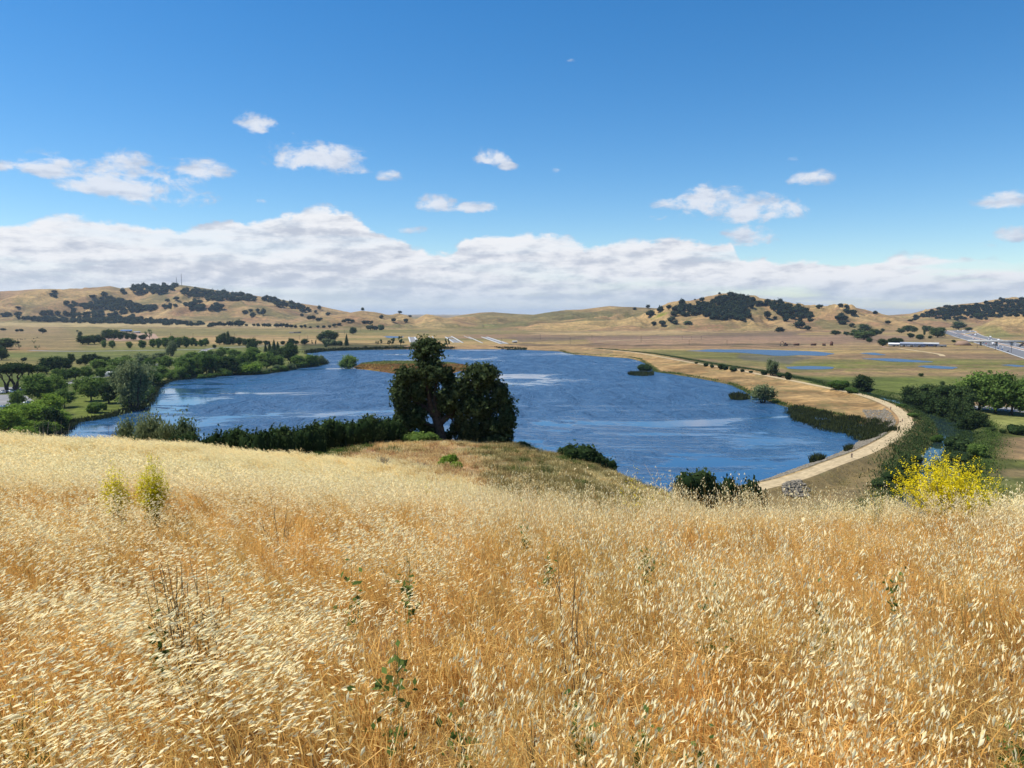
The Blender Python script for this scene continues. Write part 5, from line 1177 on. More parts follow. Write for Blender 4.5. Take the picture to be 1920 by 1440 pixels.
    kn += [tuft_mesh(f'knoll_straw_{i}', g, 26, .5, .6, .3, 6, 60, ['straw_far', 'oat'], sp=.05, sw=.02, stw=.01, bw=.018, bl=.4, seg=2) for i in range(2)]
    p = polar_pts(22, 112, 1.05, g, 26); px, py = to_px(p[:, 0], p[:, 1], gz(p[:, 0], p[:, 1]) + .3); r = np.hypot(p[:, 0], p[:, 1])
    keep = (px > np.interp(r, [22, 40, 56, 110], [1050, 800, 500, 440])) & (px < np.interp(r, [22, 112], [1650, 1420])) & (r < np.interp(px, [400, 600, 1000, 1300], [80, 96, 106, 100]))
    p, px, py, r = p[keep], px[keep], py[keep], r[keep]; n = len(p); X, Y = p[:, 0], p[:, 1]
    gn = fbm(X / 7, Y / 7, 3, 43); u = g.random(n)
    olive = np.clip(sstep(850, 980, px) * .62 + sstep(.5, .58, gn) * .25, 0, 1)
    green = np.clip(sstep(700, 600, px) * sstep(62, 70, r) * .9 + sstep(.55, .62, gn) * .5, 0, 1)
    idx = np.where(u < green, 6 + g.integers(0, 2, n), np.where(g.random(n) < olive, 3 + g.integers(0, 3, n), np.where(g.random(n) < .25 + .5 * sstep(980, 1040, px), 8 + g.integers(0, 2, n), g.integers(0, 3, n))))
    idx = np.where((idx >= 6) & (idx < 8) & (px > 700) & (g.random(n) < .5), g.integers(0, 3, n), idx)
    s = g.uniform(.8, 1.2, n); rot = np.column_stack([g.normal(0, .08, n), g.normal(0, .08, n), g.uniform(0, 6.28, n)])
    scatter('knoll_grass', kn, p, rot, np.column_stack([s, s, s]), idx, 'short brown and olive grass on the knoll below the oak')
    # taller grass spilling over the far brow at the left
    p = polar_pts(56, 78, 1.2, g, 40); px = 960 + F * p[:, 0] / p[:, 1]; p = p[px < 520]; n = len(p)
    scatter('brow_grass', kn, p, np.column_stack([0 * p[:, 0], 0 * p[:, 0], g.uniform(0, 6, n)]), np.repeat(g.uniform(.9, 1.3, n)[:, None], 3, 1), 3 + g.integers(0, 4, n), 'green and olive grass beyond the crest at the left')
build_grass()

# ------------------------------------------------------------------ mustard, weeds and dead stalks
def plant(name, loc, H, Wd, g, lab, cat, group=None, n_br=60, stem='gstem', flower=None, nf=0, fs=.012, leaf=None, nl=0, ls=.04, sw=.004, lean=0.0, parts=True, ftop=.45, spread=1.0, leaf_low=True):
    root = empty(name, loc); st = Acc(); fl = Acc(); lf = Acc()
    tips = []
    for b in range(n_br):
        a = g.uniform(0, 6.28); q = g.random() ** .6 * spread; top = np.array([math.cos(a) * q * Wd / 2 + lean * H, math.sin(a) * q * Wd / 2, H * g.uniform(.62, 1.0) * (1 - .25 * q * q)])
        b0 = np.array([math.cos(a) * .02, math.sin(a) * .02, -.03]); mid = (b0 + top) / 2 * np.array([.75, .75, 1.0]) + g.normal(0, .02, 3)
        st.tube([b0, mid, top], [sw, sw * .7, sw * .35], 3, 0, g.uniform(0, 1))
        for k in range(3):
            t = g.uniform(.4, .9); s0 = mid + (top - mid) * (t - .3); e = s0 + np.array([g.normal(0, .09), g.normal(0, .09), g.uniform(.06, .2)]) * H * .7
            st.tube([s0, e], [sw * .5, sw * .25], 3, 0, g.uniform(0, 1)); tips.append((s0, e))
        tips.append((mid, top))
    obj('stem', st.mesh(name + '_stems', [M[stem]]), root)
    if flower and nf:
        T = np.array(tips); i = g.integers(0, len(T), nf); t = 1 - g.random(nf) ** 1.5 * ftop
        C = T[i, 0] * (1 - t)[:, None] + T[i, 1] * t[:, None] + g.normal(0, .012, (nf, 3))
        V, Fc = leaf_quads(C, np.tile([0, -.3, 1.0], (nf, 1)), fs, g, 1.1); fl.add(V, Fc, np.repeat(g.random(nf), 4)); obj('flower', fl.mesh(name + '_flowers', [M[flower]]), root)['kind'] = 'stuff'
    if leaf and nl:
        i = g.integers(0, len(tips), nl); T = np.array(tips); t = g.random(nl) * .6
        if leaf_low: C = T[i, 0] * (t)[:, None] + g.normal(0, .03, (nl, 3)); C[:, 2] = np.abs(C[:, 2]) * g.uniform(.35, 1.1, nl)
        else: t = g.uniform(0, 1, nl)[:, None]; C = T[i, 0] * (1 - t) + T[i, 1] * t + g.normal(0, .018, (nl, 3))
        V, Fc = leaf_quads(C, np.tile([0, -.4, .8], (nl, 1)), ls, g, 1.9); lf.add(V, Fc, np.repeat(g.random(nl), 4)); obj('foliage', lf.mesh(name + '_foliage', [M[leaf]]), root)['kind'] = 'stuff'
    tag(root, lab, cat, group); return root
def pt(px, Y, top=None):
    d = ray(px, 900); X = d[0] / d[1] * Y; z = float(gz(X, Y))
    if top is None: return Vector((X, Y, z))
    d = ray(px, top); X = d[0] / d[1] * Y; z = float(gz(X, Y)); return Vector((X, Y, z)), CZ + d[2] / d[1] * Y - z
g = np.random.default_rng(91)
p_, h_ = pt(1776, 11.6, 838); plant('mustard_bush', p_, h_, 1.75, g, 'wide bright yellow mustard bush at the right brow of the field', 'mustard plant', None, 340, 'gstem', 'yellow', 24000, .0165, 'weed', 2600, .05, .0026)
p_, h_ = pt(284, 8.4, 843); plant('mustard_bush', p_, h_, .36, g, 'taller yellow mustard plant of the pair in the left oats', 'mustard plant', 'pair of mustard plants in the left oats', 90, 'gstem', 'yellow', 6500, .0125, 'weed', 1500, .032, .0016)
p_, h_ = pt(216, 8.2, 858); plant('mustard_bush', p_, h_, .30, g, 'shorter thinner mustard plant of the pair in the left oats', 'mustard plant', 'pair of mustard plants in the left oats', 70, 'gstem', 'yellow', 3600, .0125, 'weed', 900, .03, .0016)
for px, Y, top, wd, nf, lab in [(1190, 12.5, 868, .8, 420, 'thin yellow mustard sprays on the brow before the lake'), (1235, 13, 874, .6, 260, 'yellow mustard sprig between the brow bush and the slope bushes'), (790, 15, 893, .9, 420, 'sprawling yellow mustard low in the middle of the field'),
                              (1648, 11, 882, .22, 40, 'single yellow mustard stalk left of the wide mustard bush'), (45, 2.6, 1270, .30, 60, 'yellow flowered weed in the lower left corner'), (820, 14, 900, .6, 200, 'small yellow mustard right of the sprawling one'), (1260, 12, 880, .5, 120, 'faint mustard sprig nearest the slope bushes')]:
    p_, h_ = pt(px, Y, top); plant('mustard_plant', p_, h_, wd, g, lab, 'mustard plant', None, 22, 'gstem', 'yellow', nf, .014 if Y > 5 else .008, 'weed', 60, .03, .0025)
for px, Y, top, wd, nb, lab in [(345, 3.3, 1012, .40, 16, 'tall dead thistle stalks leaning left in the oats'), (400, 3.5, 1030, .34, 14, 'dead thistle stalks just right of the tallest ones'), (520, 7.2, 915, .4, 9, 'brown dead stalks standing above the oats mid left'), (68, 6.0, 945, .22, 5, 'few dead stalks in the far left oats'), (1085, 3.4, 1010, .30, 6, 'thin dead branching stalk right of centre'),
                              (1000, 2.5, 1285, .12, 4, 'short dark dead stalk at the bottom centre'), (590, 2.4, 1260, .28, 4, 'long thin dead stem at the lower left'), (110, 90, 780, 5, 26, 'grey leafless brush before the dark trees at left'), (70, 92, 782, 5, 24, 'grey leafless brush at the foot of the bright trees'), (200, 88, 792, 4, 18, 'bare grey twigs standing before the cove water')]:
    p_, h_ = pt(px, Y, top); big = Y > 50
    plant('dead_stalks' if not big else 'bare_brush', p_, h_, wd, g, lab, 'dead stalks' if not big else 'brush', None, nb, 'stem' if not big else 'twig', sw=.0042 if not big else .05, lean=0 if big else -.05, leaf=None if big else 'stem', nl=0 if big else 40, ls=.018)
for px, Y, top, wd, lab in [(295, 3.2, 1065, .10, 'dark green upright weed left of the dead thistles'), (668, 4.0, 1012, .22, 'dark green leafy weed left of centre'), (1083, 2.6, 1205, .20, 'green leafy weed at the lower centre'), (1208, 2.6, 1232, .16, 'green weed right of the lower centre one'), (1343, 3.6, 1035, .22, 'green leafy weed right of centre among pale oats'),
                           (1303, 2.5, 1235, .20, 'broad green weed in the lower right oats'), (1545, 3.4, 1062, .12, 'small dark green weed at right among tall oats'), (1690, 4.6, 1000, .14, 'tiny green weed under the wide mustard bush'), (1905, 2.6, 1212, .2, 'green weed cut by the right edge of the field'), (862, 2.6, 1222, .14, 'pair of green leaves left of the lower centre weed'),
                           (985, 6.5, 905, .14, 'little green weed in the far middle oats'), (765, 4.2, 1000, .12, 'slim green weed beside the left of centre one'), (745, 2.6, 1110, .10, 'tiny green weed at centre left'), (1030, 5, 968, .14, 'green weed in the middle of the field'), (1775, 2.4, 1370, .16, 'green weed at the bottom right'), (25, 2.3, 1340, .26, 'grey green weed at the bottom left corner'), (1210, 5.0, 945, .14, 'green weed below the brow mustard')]:
    p_, h_ = pt(px, Y, top); plant('green_weed', p_, max(h_, .5) - (.0 if Y > 3 else .05), wd * .5, g, lab, 'weed', None, 5, 'gstem', leaf='weed', nl=46, ls=.021, sw=.0018, leaf_low=False)
for px, Y, top, wd, lab in [(718, 46, 850, 1.3, 'dry reedy tussock with green base left on the knoll foot'), (786, 48, 862, 1.8, 'green based dry tussock in the middle of the knoll foot')]:
    p_, h_ = pt(px, Y, top); plant('grass_tussock', p_, max(h_, .9), wd, g, lab, 'tussock', None, 60, 'twig', leaf='weed', nl=420, ls=.22, sw=.012)

# ------------------------------------------------------------------ park roads and parked cars
def road(name, pts, w, lab, m='asphalt2', z=.06, n=6):
    L = smooth_line(np.array([P(a, b, 220)[:2] for a, b in pts]), n)
    return ribbon(name, L, w, 0, M[m], lab, dz=z)
road('park_road', [(60, 728), (100, 724), (140, 716), (175, 709), (215, 703), (240, 698)], 9, 'grey park road lined with young trees')
road('park_road', [(285, 690), (297, 684), (330, 676), (372, 664), (392, 654), (440, 651), (500, 648.5), (560, 647)], 9, 'grey road bending behind the lake grove')
road('park_road', [(55, 657), (110, 658.5), (170, 658.5), (240, 657.5), (330, 656), (390, 655)], 10, 'long pale road across the left meadow')
sheet('parking_lot', flats([(-60, 742), (44, 739), (64, 752), (60, 768), (-60, 774)], 1.0), 1.06, M['asphalt2'], 'grey asphalt car park at the left edge')
sheet('parking_lot', flats([(-60, 728), (80, 724), (84, 731), (-60, 736)], 1.0), 1.05, M['asphalt2'], 'shaded asphalt strip under the umbrella pines')
sheet('parking_lot', flats([(1805, 760), (1930, 766), (1930, 774), (1800, 765)], 1.0), 1.06, M['asphalt2'], 'grey road strip behind the right hand grove')
sheet('farmyard', flats([(180, 629), (230, 624), (290, 626), (300, 636), (220, 640), (180, 637)], 1.0), 1.5, M['earth'], 'bare pale yard round the farmstead')
ROUND = {}
def car(loc, rz, colr, lab, kindc='car', parts=True, group=None, name='parked_car'):
    key = (kindc, colr, parts)
    if key not in ROUND:
        b = Acc(); gl = Acc(); wh = Acc()
        if kindc == 'truck':
            b.box((0, 0, 1.0), (2.4, 13, .5)); b.box((0, -1.2, 2.5), (2.5, 10.6, 2.6)); b.box((0, 5.6, 1.9), (2.4, 1.9, 2.3), taper=(.95, .8)); gl.box((0, 6.45, 2.3), (2.0, .2, .8)); L_, ys = 13, (-5, -3.8, 2.6, 5.4)
        elif kindc == 'van':
            b.box((0, 0, .9), (1.95, 5.2, .9)); b.box((0, -.35, 1.75), (1.9, 4.4, .9), taper=(.9, .9)); gl.box((0, 1.95, 1.7), (1.6, .25, .55)); gl.box((0, -.3, 1.75), (1.96, 3.2, .45)); ys = (-1.6, 1.6)
        else:
            b.box((0, 0, .62), (1.8, 4.4, .62), taper=(.96, .97)); b.box((0, -.2, 1.18), (1.62, 2.4, .52), taper=(.8, .68)); gl.box((0, -.2, 1.15), (1.66, 1.75, .34), taper=(.84, .9)); gl.box((0, -.2, 1.13), (1.25, 2.42, .34), taper=(.9, .72)); ys = (-1.35, 1.4)
        hub = []
        for y in ys:
            for x in (-1, 1):
                a = Acc(); th = np.linspace(0, 2 * math.pi, 11)[:-1]; r_ = .34 if kindc != 'truck' else .5
                v = np.concatenate([np.column_stack([0 * th + s_, np.cos(th) * r_, np.sin(th) * r_]) for s_ in (-.11, .11)]) + [x * (.82 if kindc != 'truck' else 1.05), y, r_]
                a.add(v, [[i, (i + 1) % 10, 10 + (i + 1) % 10, 10 + i] for i in range(10)]); a.add(np.vstack([v, v[:10].mean(0), v[10:].mean(0)]), [[20, (i + 1) % 10, i] for i in range(10)] + [[21, 10 + i, 10 + (i + 1) % 10] for i in range(10)]); hub.append(a)
        if parts: ROUND[key] = (b.mesh('body', [M[colr]]), gl.mesh('window', [M['glass']]), [a.mesh('wheel', [M['tyre']]) for a in hub])
        else:
            one = Acc()
            for src, mi in [(b, 0), (gl, 1)] + [(a, 2) for a in hub]:
                for V in [0]:
                    off = np.concatenate(src.V)
                    for k in (3, 4):
                        if src.F[k]: one.F[k].append(np.concatenate(src.F[k]) + one.n); one.M[k].append(np.full(len(np.concatenate(src.F[k])), mi))
                    one.V.append(off); one.T.append(np.full(len(off), .5)); one.n += len(off)
            ROUND[key] = one.mesh('vehicle', [M[colr], M['glass'], M['tyre']])
    if parts:
        bm, gm, ws = ROUND[key]; o = empty(name, loc, rz); obj('body', bm, o); obj('window', gm, o)
        for w_ in ws: obj('wheel', w_, o)
    else: o = obj(name, ROUND[key]); o.location = loc; o.rotation_euler = (0, 0, rz)
    return tag(o, lab, kindc, group)
def on(px, py, dz=.06):
    p = P(px, py, 220); p.z += dz; return p
for px, py, rz, c, lab in [(6, 765, 1.2, 'car_blue', 'dark blue parked car at the very left of the car park'), (17, 763, 1.2, 'car_silver', 'silver blue parked car second from the left edge'), (28, 764, 1.2, 'car_blue', 'blue parked car right of the silver one'), (50, 757, 1.5, 'car_white', 'white parked car behind the small round tree'), (60, 760, 1.5, 'car_black', 'black parked car near the broad trees'),
                           (3, 738, 1.4, 'car_silver', 'silver car in the pine shade at the left edge'), (10, 737, 1.4, 'car_black', 'black car in the shade under the pines'), (19, 736.5, 1.4, 'car_white', 'white car in the shade under the pines'), (25, 736, 1.4, 'car_grey', 'grey car in the shade under the rightmost pine'), (158, 709, .2, 'car_black', 'dark car driving between the roadside trees'), (127, 740, .6, 'car_white', 'white car parked on the lawn edge'), (133, 739, .6, 'car_black', 'black car beside the white one on the lawn edge'), (137, 716, .2, 'car_black', 'black car at the left end of the roadside trees')]:
    car(on(px, py), rz, c, lab)
car(on(203, 706), 1.3, 'car_white', 'long pale truck on the park road by the willow', 'truck', name='parked_truck')

# ------------------------------------------------------------------ highway, bridge and traffic
HW = smooth_line(np.array([P(a, b, 800)[:2] for a, b in [(1772, 619.5), (1785, 622), (1805, 627), (1832, 634.5), (1860, 641.5), (1890, 649), (1925, 658), (1990, 676)]]), 8)
ribbon('highway', HW, 62, 0, M['asphalt'], 'wide grey highway sweeping in from the gap between the hills', dz=.35)
def hw_off(d):
    T = np.gradient(HW, axis=0); T /= np.linalg.norm(T, axis=1)[:, None]; return HW + np.column_stack([-T[:, 1], T[:, 0]]) * d
for d, w_, lab, m_ in [(-30, 1.6, 'pale edge line along the near side of the highway', 'concrete'), (30, 1.6, 'pale edge line along the far side of the highway', 'concrete'), (-4, 1.8, 'pale concrete median strip, near one', 'concrete'), (5, 1.8, 'pale concrete median strip, far one', 'concrete')]:
    ribbon('road_marking', hw_off(d), w_, 0, M[m_], lab, dz=.42)
ribbon('median', hw_off(.5), 6, 0, M['earth'], 'bare median between the carriageways', dz=.38)
def hwpos(t, d):
    L = hw_off(d); i = t * (len(L) - 1.01); k = int(i); f = i - k; q = L[k] * (1 - f) + L[k + 1] * f; dr = L[k + 1] - L[k]
    return Vector((q[0], q[1], float(gz(q[0], q[1])) + .45)), math.atan2(dr[1], dr[0]) - math.pi / 2
gt = np.random.default_rng(12); items = {}
for side_, dl_, nm, nveh in [(-1, (-26, -21, -16, -11), 'near lanes', 24), (1, (10, 15, 20, 25), 'far lanes', 26)]:
    tt = np.sort(gt.uniform(.03, .9, nveh)); tt = .03 + .87 * (np.arange(nveh) + gt.uniform(.1, .9, nveh)) / nveh
    for i, t_ in enumerate(tt):
        u = gt.random(); kd = 'truck' if u < .14 else ('van' if u < .3 else 'car'); cc = 'car_white' if kd == 'truck' else ['car_white', 'car_white', 'car_silver', 'car_black', 'car_red', 'car_blue', 'car_grey'][gt.integers(7)]
        loc, a = hwpos(t_, dl_[gt.integers(4)]); o = car(loc, a + (math.pi if side_ > 0 else 0), cc, '', kd, False, name='highway_' + kd)
        items.setdefault((cc, kd, nm), []).append((to_px(loc.x, loc.y, loc.z)[0], o))
for (cc, kd, nm), it in items.items():
    label_all([(float(a), b) for a, b in it], f"{cc.split('_')[1]} {kd} on the {nm} of the highway", f"{cc.split('_')[1]} {kd}s on the {nm}", kd)
def bridge():
    a, b = flat(1816, 645, 1.0), flat(1918, 646, 1.0); a = np.array(a) * .955; b = np.array(b) * .955
    c = (a + b) / 2; L_ = float(np.linalg.norm(b - a)); rz = math.atan2(b[1] - a[1], b[0] - a[0]); zg = 1.2
    o = empty('road_bridge', (c[0], c[1], zg), rz); d = Acc(); d.box((0, 0, 6.6), (L_, 11, 1.3)); obj('deck', d.mesh('deck', [M['concrete']]), o)
    for s_ in (-1, 1):
        q = Acc(); q.box((0, s_ * 5.3, 7.75), (L_, .3, .9)); obj('parapet', q.mesh('parapet', [M['concrete']]), o)
        q = Acc(); q.box((0, s_ * 4.0, 5.55), (L_, .8, .8)); obj('girder', q.mesh('girder', [M['dark_metal']]), o)
        q = Acc(); q.box((s_ * (L_ / 2 + 8), 0, 3.2), (22, 16, 6.4), taper=(.45, .75)); obj('embankment', q.mesh('embankment', [M['earth']]), o)
    for x in (-.27, .02, .3):
        q = Acc()
        for y in (-3.5, 0, 3.5): q.box((x * L_, y, 2.6), (1.0, 1.0, 5.2))
        q.box((x * L_, 0, 5.0), (1.1, 9, .6)); obj('pier', q.mesh('pier', [M['concrete']]), o)
    tag(o, 'long dark road bridge crossing over the highway', 'bridge')
bridge()

# ------------------------------------------------------------------ sheds, poles, masts, machines
def shed(px, py, wpx, hpx, wallm, roofm, lab, depth=14, gable=True, rz=0.0, doors=1, rmin=800, name='farm_shed'):
    p = P(px, py, rmin); s = p.y / F; w = wpx * s; h = hpx * s; o = empty(name, p, rz + math.atan2(p.x, p.y) * -1)
    wl_ = h * (.62 if gable else .9); a = Acc(); a.box((0, depth / 2, wl_ / 2), (w, depth, wl_)); obj('wall', a.mesh('wall', [M[wallm]]), o)
    r = Acc(); e = .4
    if gable:
        V = [(-w / 2 - e, -e, wl_), (w / 2 + e, -e, wl_), (w / 2 + e, depth / 2, h), (-w / 2 - e, depth / 2, h), (-w / 2 - e, depth + e, wl_), (w / 2 + e, depth + e, wl_)]
        r.add(V, [[0, 1, 2, 3], [3, 2, 5, 4], [0, 4, 5, 1]]); r.add([V[0], V[3], V[4], V[1], V[5], V[2]], [[0, 1, 2], [3, 4, 5]])
    else: r.box((0, depth / 2, wl_ + .2), (w + .8, depth + .8, .4))
    obj('roof', r.mesh('roof', [M[roofm]]), o)
    for i in range(doors):
        q = Acc(); q.box((w * ((i + .5) / doors - .5), -.06, wl_ * .36), (min(3.5, w / doors * .5), .12, wl_ * .72)); obj('door', q.mesh('door', [M['dark_metal']]), o)
    for i in range(max(1, doors)):
        q = Acc(); q.box((w * ((i + .5) / doors - .5) + w / doors * .36, -.05, wl_ * .6), (1.2, .1, .9)); obj('window', q.mesh('window', [M['glass']]), o)
    tag(o, lab, 'shed'); return o
shed(1676, 650, 18, 7, 'tan_wall', 'white', 'small shed with a white roof left of the long grey barn', 12)
shed(1709, 650.5, 38, 8.5, 'grey_roof', 'grey_roof', 'long grey gabled barn near the highway', 18, doors=3)
shed(1745, 650, 26, 7.5, 'blue_wall', 'white_sheet', 'dark blue walled shed with a pale roof', 14, doors=2)
shed(1766, 650.5, 15, 3.2, 'tan_wall', 'grey_roof', 'low brown shed at the right end of the barns', 8, gable=False)
shed(237, 623, 19, 4.5, 'tan_wall', 'blue_roof', 'farm building with a bright blue roof on the left plain', 16, doors=3, rmin=1000)
shed(257, 625, 11, 3.5, 'tan_wall', 'grey_roof', 'small brown farm building right of the blue roof', 10, rmin=1000)
shed(965, 643, 9, 4, 'tan_wall', 'white_sheet', 'tiny pale roofed hut beyond the far shore', 8, rmin=900)
shed(445, 637.5, 12, 2.5, 'tan_wall', 'white_sheet', 'pale low shed behind the lake grove', 10, gable=False, rmin=900)
shed(553, 624.5, 22, 2.5, 'tan_wall', 'rust', 'long low dark roofed shed on the straw field', 10, gable=False, rmin=1000)
def pole(px, py, hpx, lab):
    p = P(px, py, 700); h = hpx * p.y / F; o = empty('utility_pole', p); a = Acc(); a.tube([(0, 0, -.5), (0, 0, h)], [.26, .18], 6); obj('post', a.mesh('post', [M['wood']]), o)
    a = Acc(); a.box((0, 0, h * .9), (3.0, .22, .22)); obj('crossarm', a.mesh('crossarm', [M['wood']]), o); return px, o
label_all([pole(*q, '') for q in [(562, 637, 8), (577, 637, 8), (593, 638, 8), (634, 628, 8), (646, 627, 8), (676, 621, 8), (440, 631, 6), (362, 632, 7), (320, 631, 6)]], 'thin wooden utility pole left of the oak', 'utility poles left of the oak', 'pole')
label_all([pole(*q, '') for q in [(940, 643, 10), (1013, 637, 10), (1069, 646, 13), (1110, 637, 9), (1202, 642, 13), (1279, 637, 7), (1297, 637, 7), (1315, 637, 7), (1292, 648, 10), (1363, 648, 10)]], 'thin utility pole on the plain beyond the lake', 'utility poles on the right plain', 'pole')
label_all([pole(*q, '') for q in [(1832, 654, 8), (1866, 657, 12), (1896, 662, 13), (1854, 652, 8)]], 'tall lamp pole along the near side of the highway', 'poles along the highway', 'pole')
def mast(px, py, hpx, lab):
    p = P(px, py, 900); h = hpx * p.y / F; o = empty('radio_mast', p)
    for k in range(3):
        a = Acc(); q = k * 2.094; a.tube([(1.5 * math.cos(q), 1.5 * math.sin(q), -2), (.6 * math.cos(q), .6 * math.sin(q), h)], [.5, .4], 5); obj('leg', a.mesh('leg', [M['steel']]), o)
    a = Acc(); n = 14
    for i in range(n):
        z0, z1 = h * i / n, h * (i + 1) / n; r0, r1 = 1.5 - .9 * i / n, 1.5 - .9 * (i + 1) / n
        for k in range(3):
            q, q2 = k * 2.094, (k + 1) * 2.094; a.tube([(r0 * math.cos(q), r0 * math.sin(q), z0), (r1 * math.cos(q2), r1 * math.sin(q2), z1)], [.12, .12], 4)
    b = obj('bracing', a.mesh('bracing', [M['steel']]), o); b['kind'] = 'stuff'
    a = Acc(); a.box((1.5, 0, h * .72), (2.6, 2.6, 3)); obj('antenna', a.mesh('antenna', [M['steel']]), o); tag(o, lab, 'radio mast')
mast(331, 534.5, 15, 'shorter radio mast on the crest of the left hill')
mast(340.5, 534, 21, 'taller radio mast on the crest of the left hill')
def excavator(px, py, lab):
    p = P(px, py, 800); o = empty('excavator', p, .3)
    a = Acc(); [a.box((0, y, .6), (5.2, .8, 1.1), taper=(.8, 1)) for y in (-1.4, 1.4)]; obj('tracks', a.mesh('tracks', [M['dark_metal']]), o)
    a = Acc(); a.box((.4, 0, 2.0), (4.2, 3.0, 1.6), taper=(.9, .9)); obj('body', a.mesh('body', [M['rust']]), o)
    a = Acc(); a.box((-.8, -.8, 3.4), (1.7, 1.3, 1.6), taper=(.85, .85)); obj('cab', a.mesh('cab', [M['glass']]), o)
    a = Acc(); a.tube([(-1.5, .3, 2.3), (-4.5, .3, 6.2), (-7.5, .3, 5.4)], [.4, .35, .28], 6); a.tube([(-7.5, .3, 5.4), (-8.2, .3, 1.8)], [.28, .22], 6); obj('boom', a.mesh('boom', [M['rust']]), o)
    a = Acc(); a.box((-8.0, .3, 1.1), (1.3, 1.2, 1.3), taper=(.6, 1)); obj('bucket', a.mesh('bucket', [M['dark_metal']]), o); o.scale = (1.15,) * 3; tag(o, lab, 'excavator')
def dumper(px, py, rz, lab, col='rust'):
    p = P(px, py, 800); o = empty('dump_truck', p, rz)
    a = Acc(); a.box((0, 0, 1.3), (8.5, 2.8, .7)); obj('chassis', a.mesh('chassis', [M['dark_metal']]), o)
    a = Acc(); a.box((1.2, 0, 2.7), (5.2, 3.2, 2.0), taper=(1.15, 1.1)); obj('skip', a.mesh('skip', [M[col]]), o)
    a = Acc(); a.box((-3.1, 0, 2.5), (2.0, 2.6, 2.2), taper=(.8, .9)); obj('cab', a.mesh('cab', [M[col]]), o)
    for x in (-3, 1.2, 3.2):
        for y in (-1.35, 1.35):
            a = Acc(); a.tube([(x, y - .3, .75), (x, y + .3, .75)], [.75, .75], 10); obj('wheel', a.mesh('wheel', [M['tyre']]), o)
    tag(o, lab, 'dump truck')
excavator(1473, 648.5, 'dark excavator with raised boom beyond the long pond')
dumper(1493, 648.5, .1, 'dark dump truck just right of the excavator'); dumper(1525, 648.5, .2, 'dump truck halfway along the row of machines'); dumper(1545, 648.3, 1.4, 'dump truck seen end on before the tall dark block')
def stack_block(px, py, wpx, hpx, lab):
    p = P(px, py, 800); s = p.y / F; o = empty('storage_tower', p); a = Acc(); a.box((0, 0, hpx * s * .42), (wpx * s, wpx * s * .8, hpx * s * .84)); obj('tank', a.mesh('tank', [M['rust']]), o)
    a = Acc(); a.box((0, 0, hpx * s * .92), (wpx * s * .8, wpx * s * .7, hpx * s * .16), taper=(.5, .5)); obj('cap', a.mesh('cap', [M['rust']]), o); tag(o, lab, 'storage tower')
stack_block(1559, 648, 4.5, 8, 'rusty upright tank at the right end of the machines')
for i, (a, b, w_, m_, lab) in enumerate([((766.5, 632), (770, 642), 3.2, 'white_sheet', 'leftmost white kerb line beyond the oak top'), ((777.5, 632), (784, 642.5), 3.6, 'white_sheet', 'white kerb line hidden partly by the oak top'), ((804, 631), (809, 636.5), 1.8, 'white_sheet', 'short white kerb line above the oak top, left one'),
        ((810, 631), (815, 636.5), 1.8, 'white_sheet', 'short white kerb line above the oak top, right one'), ((835, 632), (851, 642.5), 3.0, 'white_sheet', 'white kerb line right of the oak top'), ((846, 630.5), (868, 643), 3.0, 'white_sheet', 'second white kerb line right of the oak top'), ((879, 632), (905, 643.5), 2.2, 'white_sheet', 'thin white kerb line in the middle of the building plot'),
        ((870, 630), (884, 636), 1.2, 'white_sheet', 'faintest white kerb line of the building plot'), ((903, 632), (939, 645), 2.6, 'white_sheet', 'long white kerb line near the pale roofed hut'), ((913, 632), (952, 644.5), 3.0, 'white_sheet', 'last white kerb line next to the pale roofed hut')]):
    p0, p1 = P(*a, 900), P(*b, 900); d = p1 - p0; k = Acc(); k.box((0, 0, 0), (w_, d.length, .5)); o = obj('kerb_line', k.mesh('kerb_line', [M[m_]])); o.location = (p0 + p1) / 2 + Vector((0, 0, .3)); o.rotation_euler = (0, 0, math.atan2(d.y, d.x) - math.pi / 2); tag(o, lab, 'kerb', 'white kerb lines of the building plot')
for (a, b, w_) in [((771.5, 632), (777, 642), 11), ((841, 632), (859, 642.5), 9), ((908, 632), (945, 644.5), 9)]:
    L = np.array([P(*a, 900)[:2], (P(*a, 900)[:2] + np.array(0)) if False else P((a[0] + b[0]) / 2, (a[1] + b[1]) / 2, 900)[:2], P(*b, 900)[:2]]); ribbon('new_street', L, w_, 0, M['asphalt2'], 'unfinished grey street between white kerb lines', dz=.12)
road('dirt_road', [(960, 646.5), (1100, 646), (1250, 646.5), (1400, 647.5), (1560, 648), (1640, 648), (1665, 652)], 7, 'brown dirt road across the plain beyond the lake', 'earth', .12)
road('dirt_road', [(1120, 640), (1180, 637.5), (1250, 635.5), (1320, 634)], 9, 'pale curved track on the plain', 'gravel', .12)
road('dirt_road', [(1685, 653), (1720, 658), (1760, 664), (1768, 668)], 6, 'pale track leading off the farm sheds', 'gravel', .12)
# cattle on the left plain
def cow(px, py, lab):
    p = P(px, py, 800); o = empty('cow', p, random.uniform(0, 6)); a = Acc(); iv, fc = ICO1
    a.add(iv * [1.1, .42, .48] + [0, 0, 1.05], fc); a.add(iv * [.35, .18, .2] + [1.35, 0, 1.35], fc); a.tube([(.8, 0, 1.15), (1.2, 0, 1.35)], [.28, .18], 6)
    for x in (-.7, .65):
        for y in (-.22, .22): a.tube([(x, y, .9), (x - .05, y, .45), (x, y, 0)], [.14, .09, .07], 5)
    obj('body', a.mesh('cow_body', [M['dark_metal']]), o); o.scale = (1.3,) * 3; return px, o
label_all([cow(*q, '') for q in [(33, 637, ), (39, 637), (42, 637.5), (47, 636.5), (63, 636), (70, 633.5)]], 'tiny dark cow grazing on the left plain', 'cattle on the left plain', 'cow')

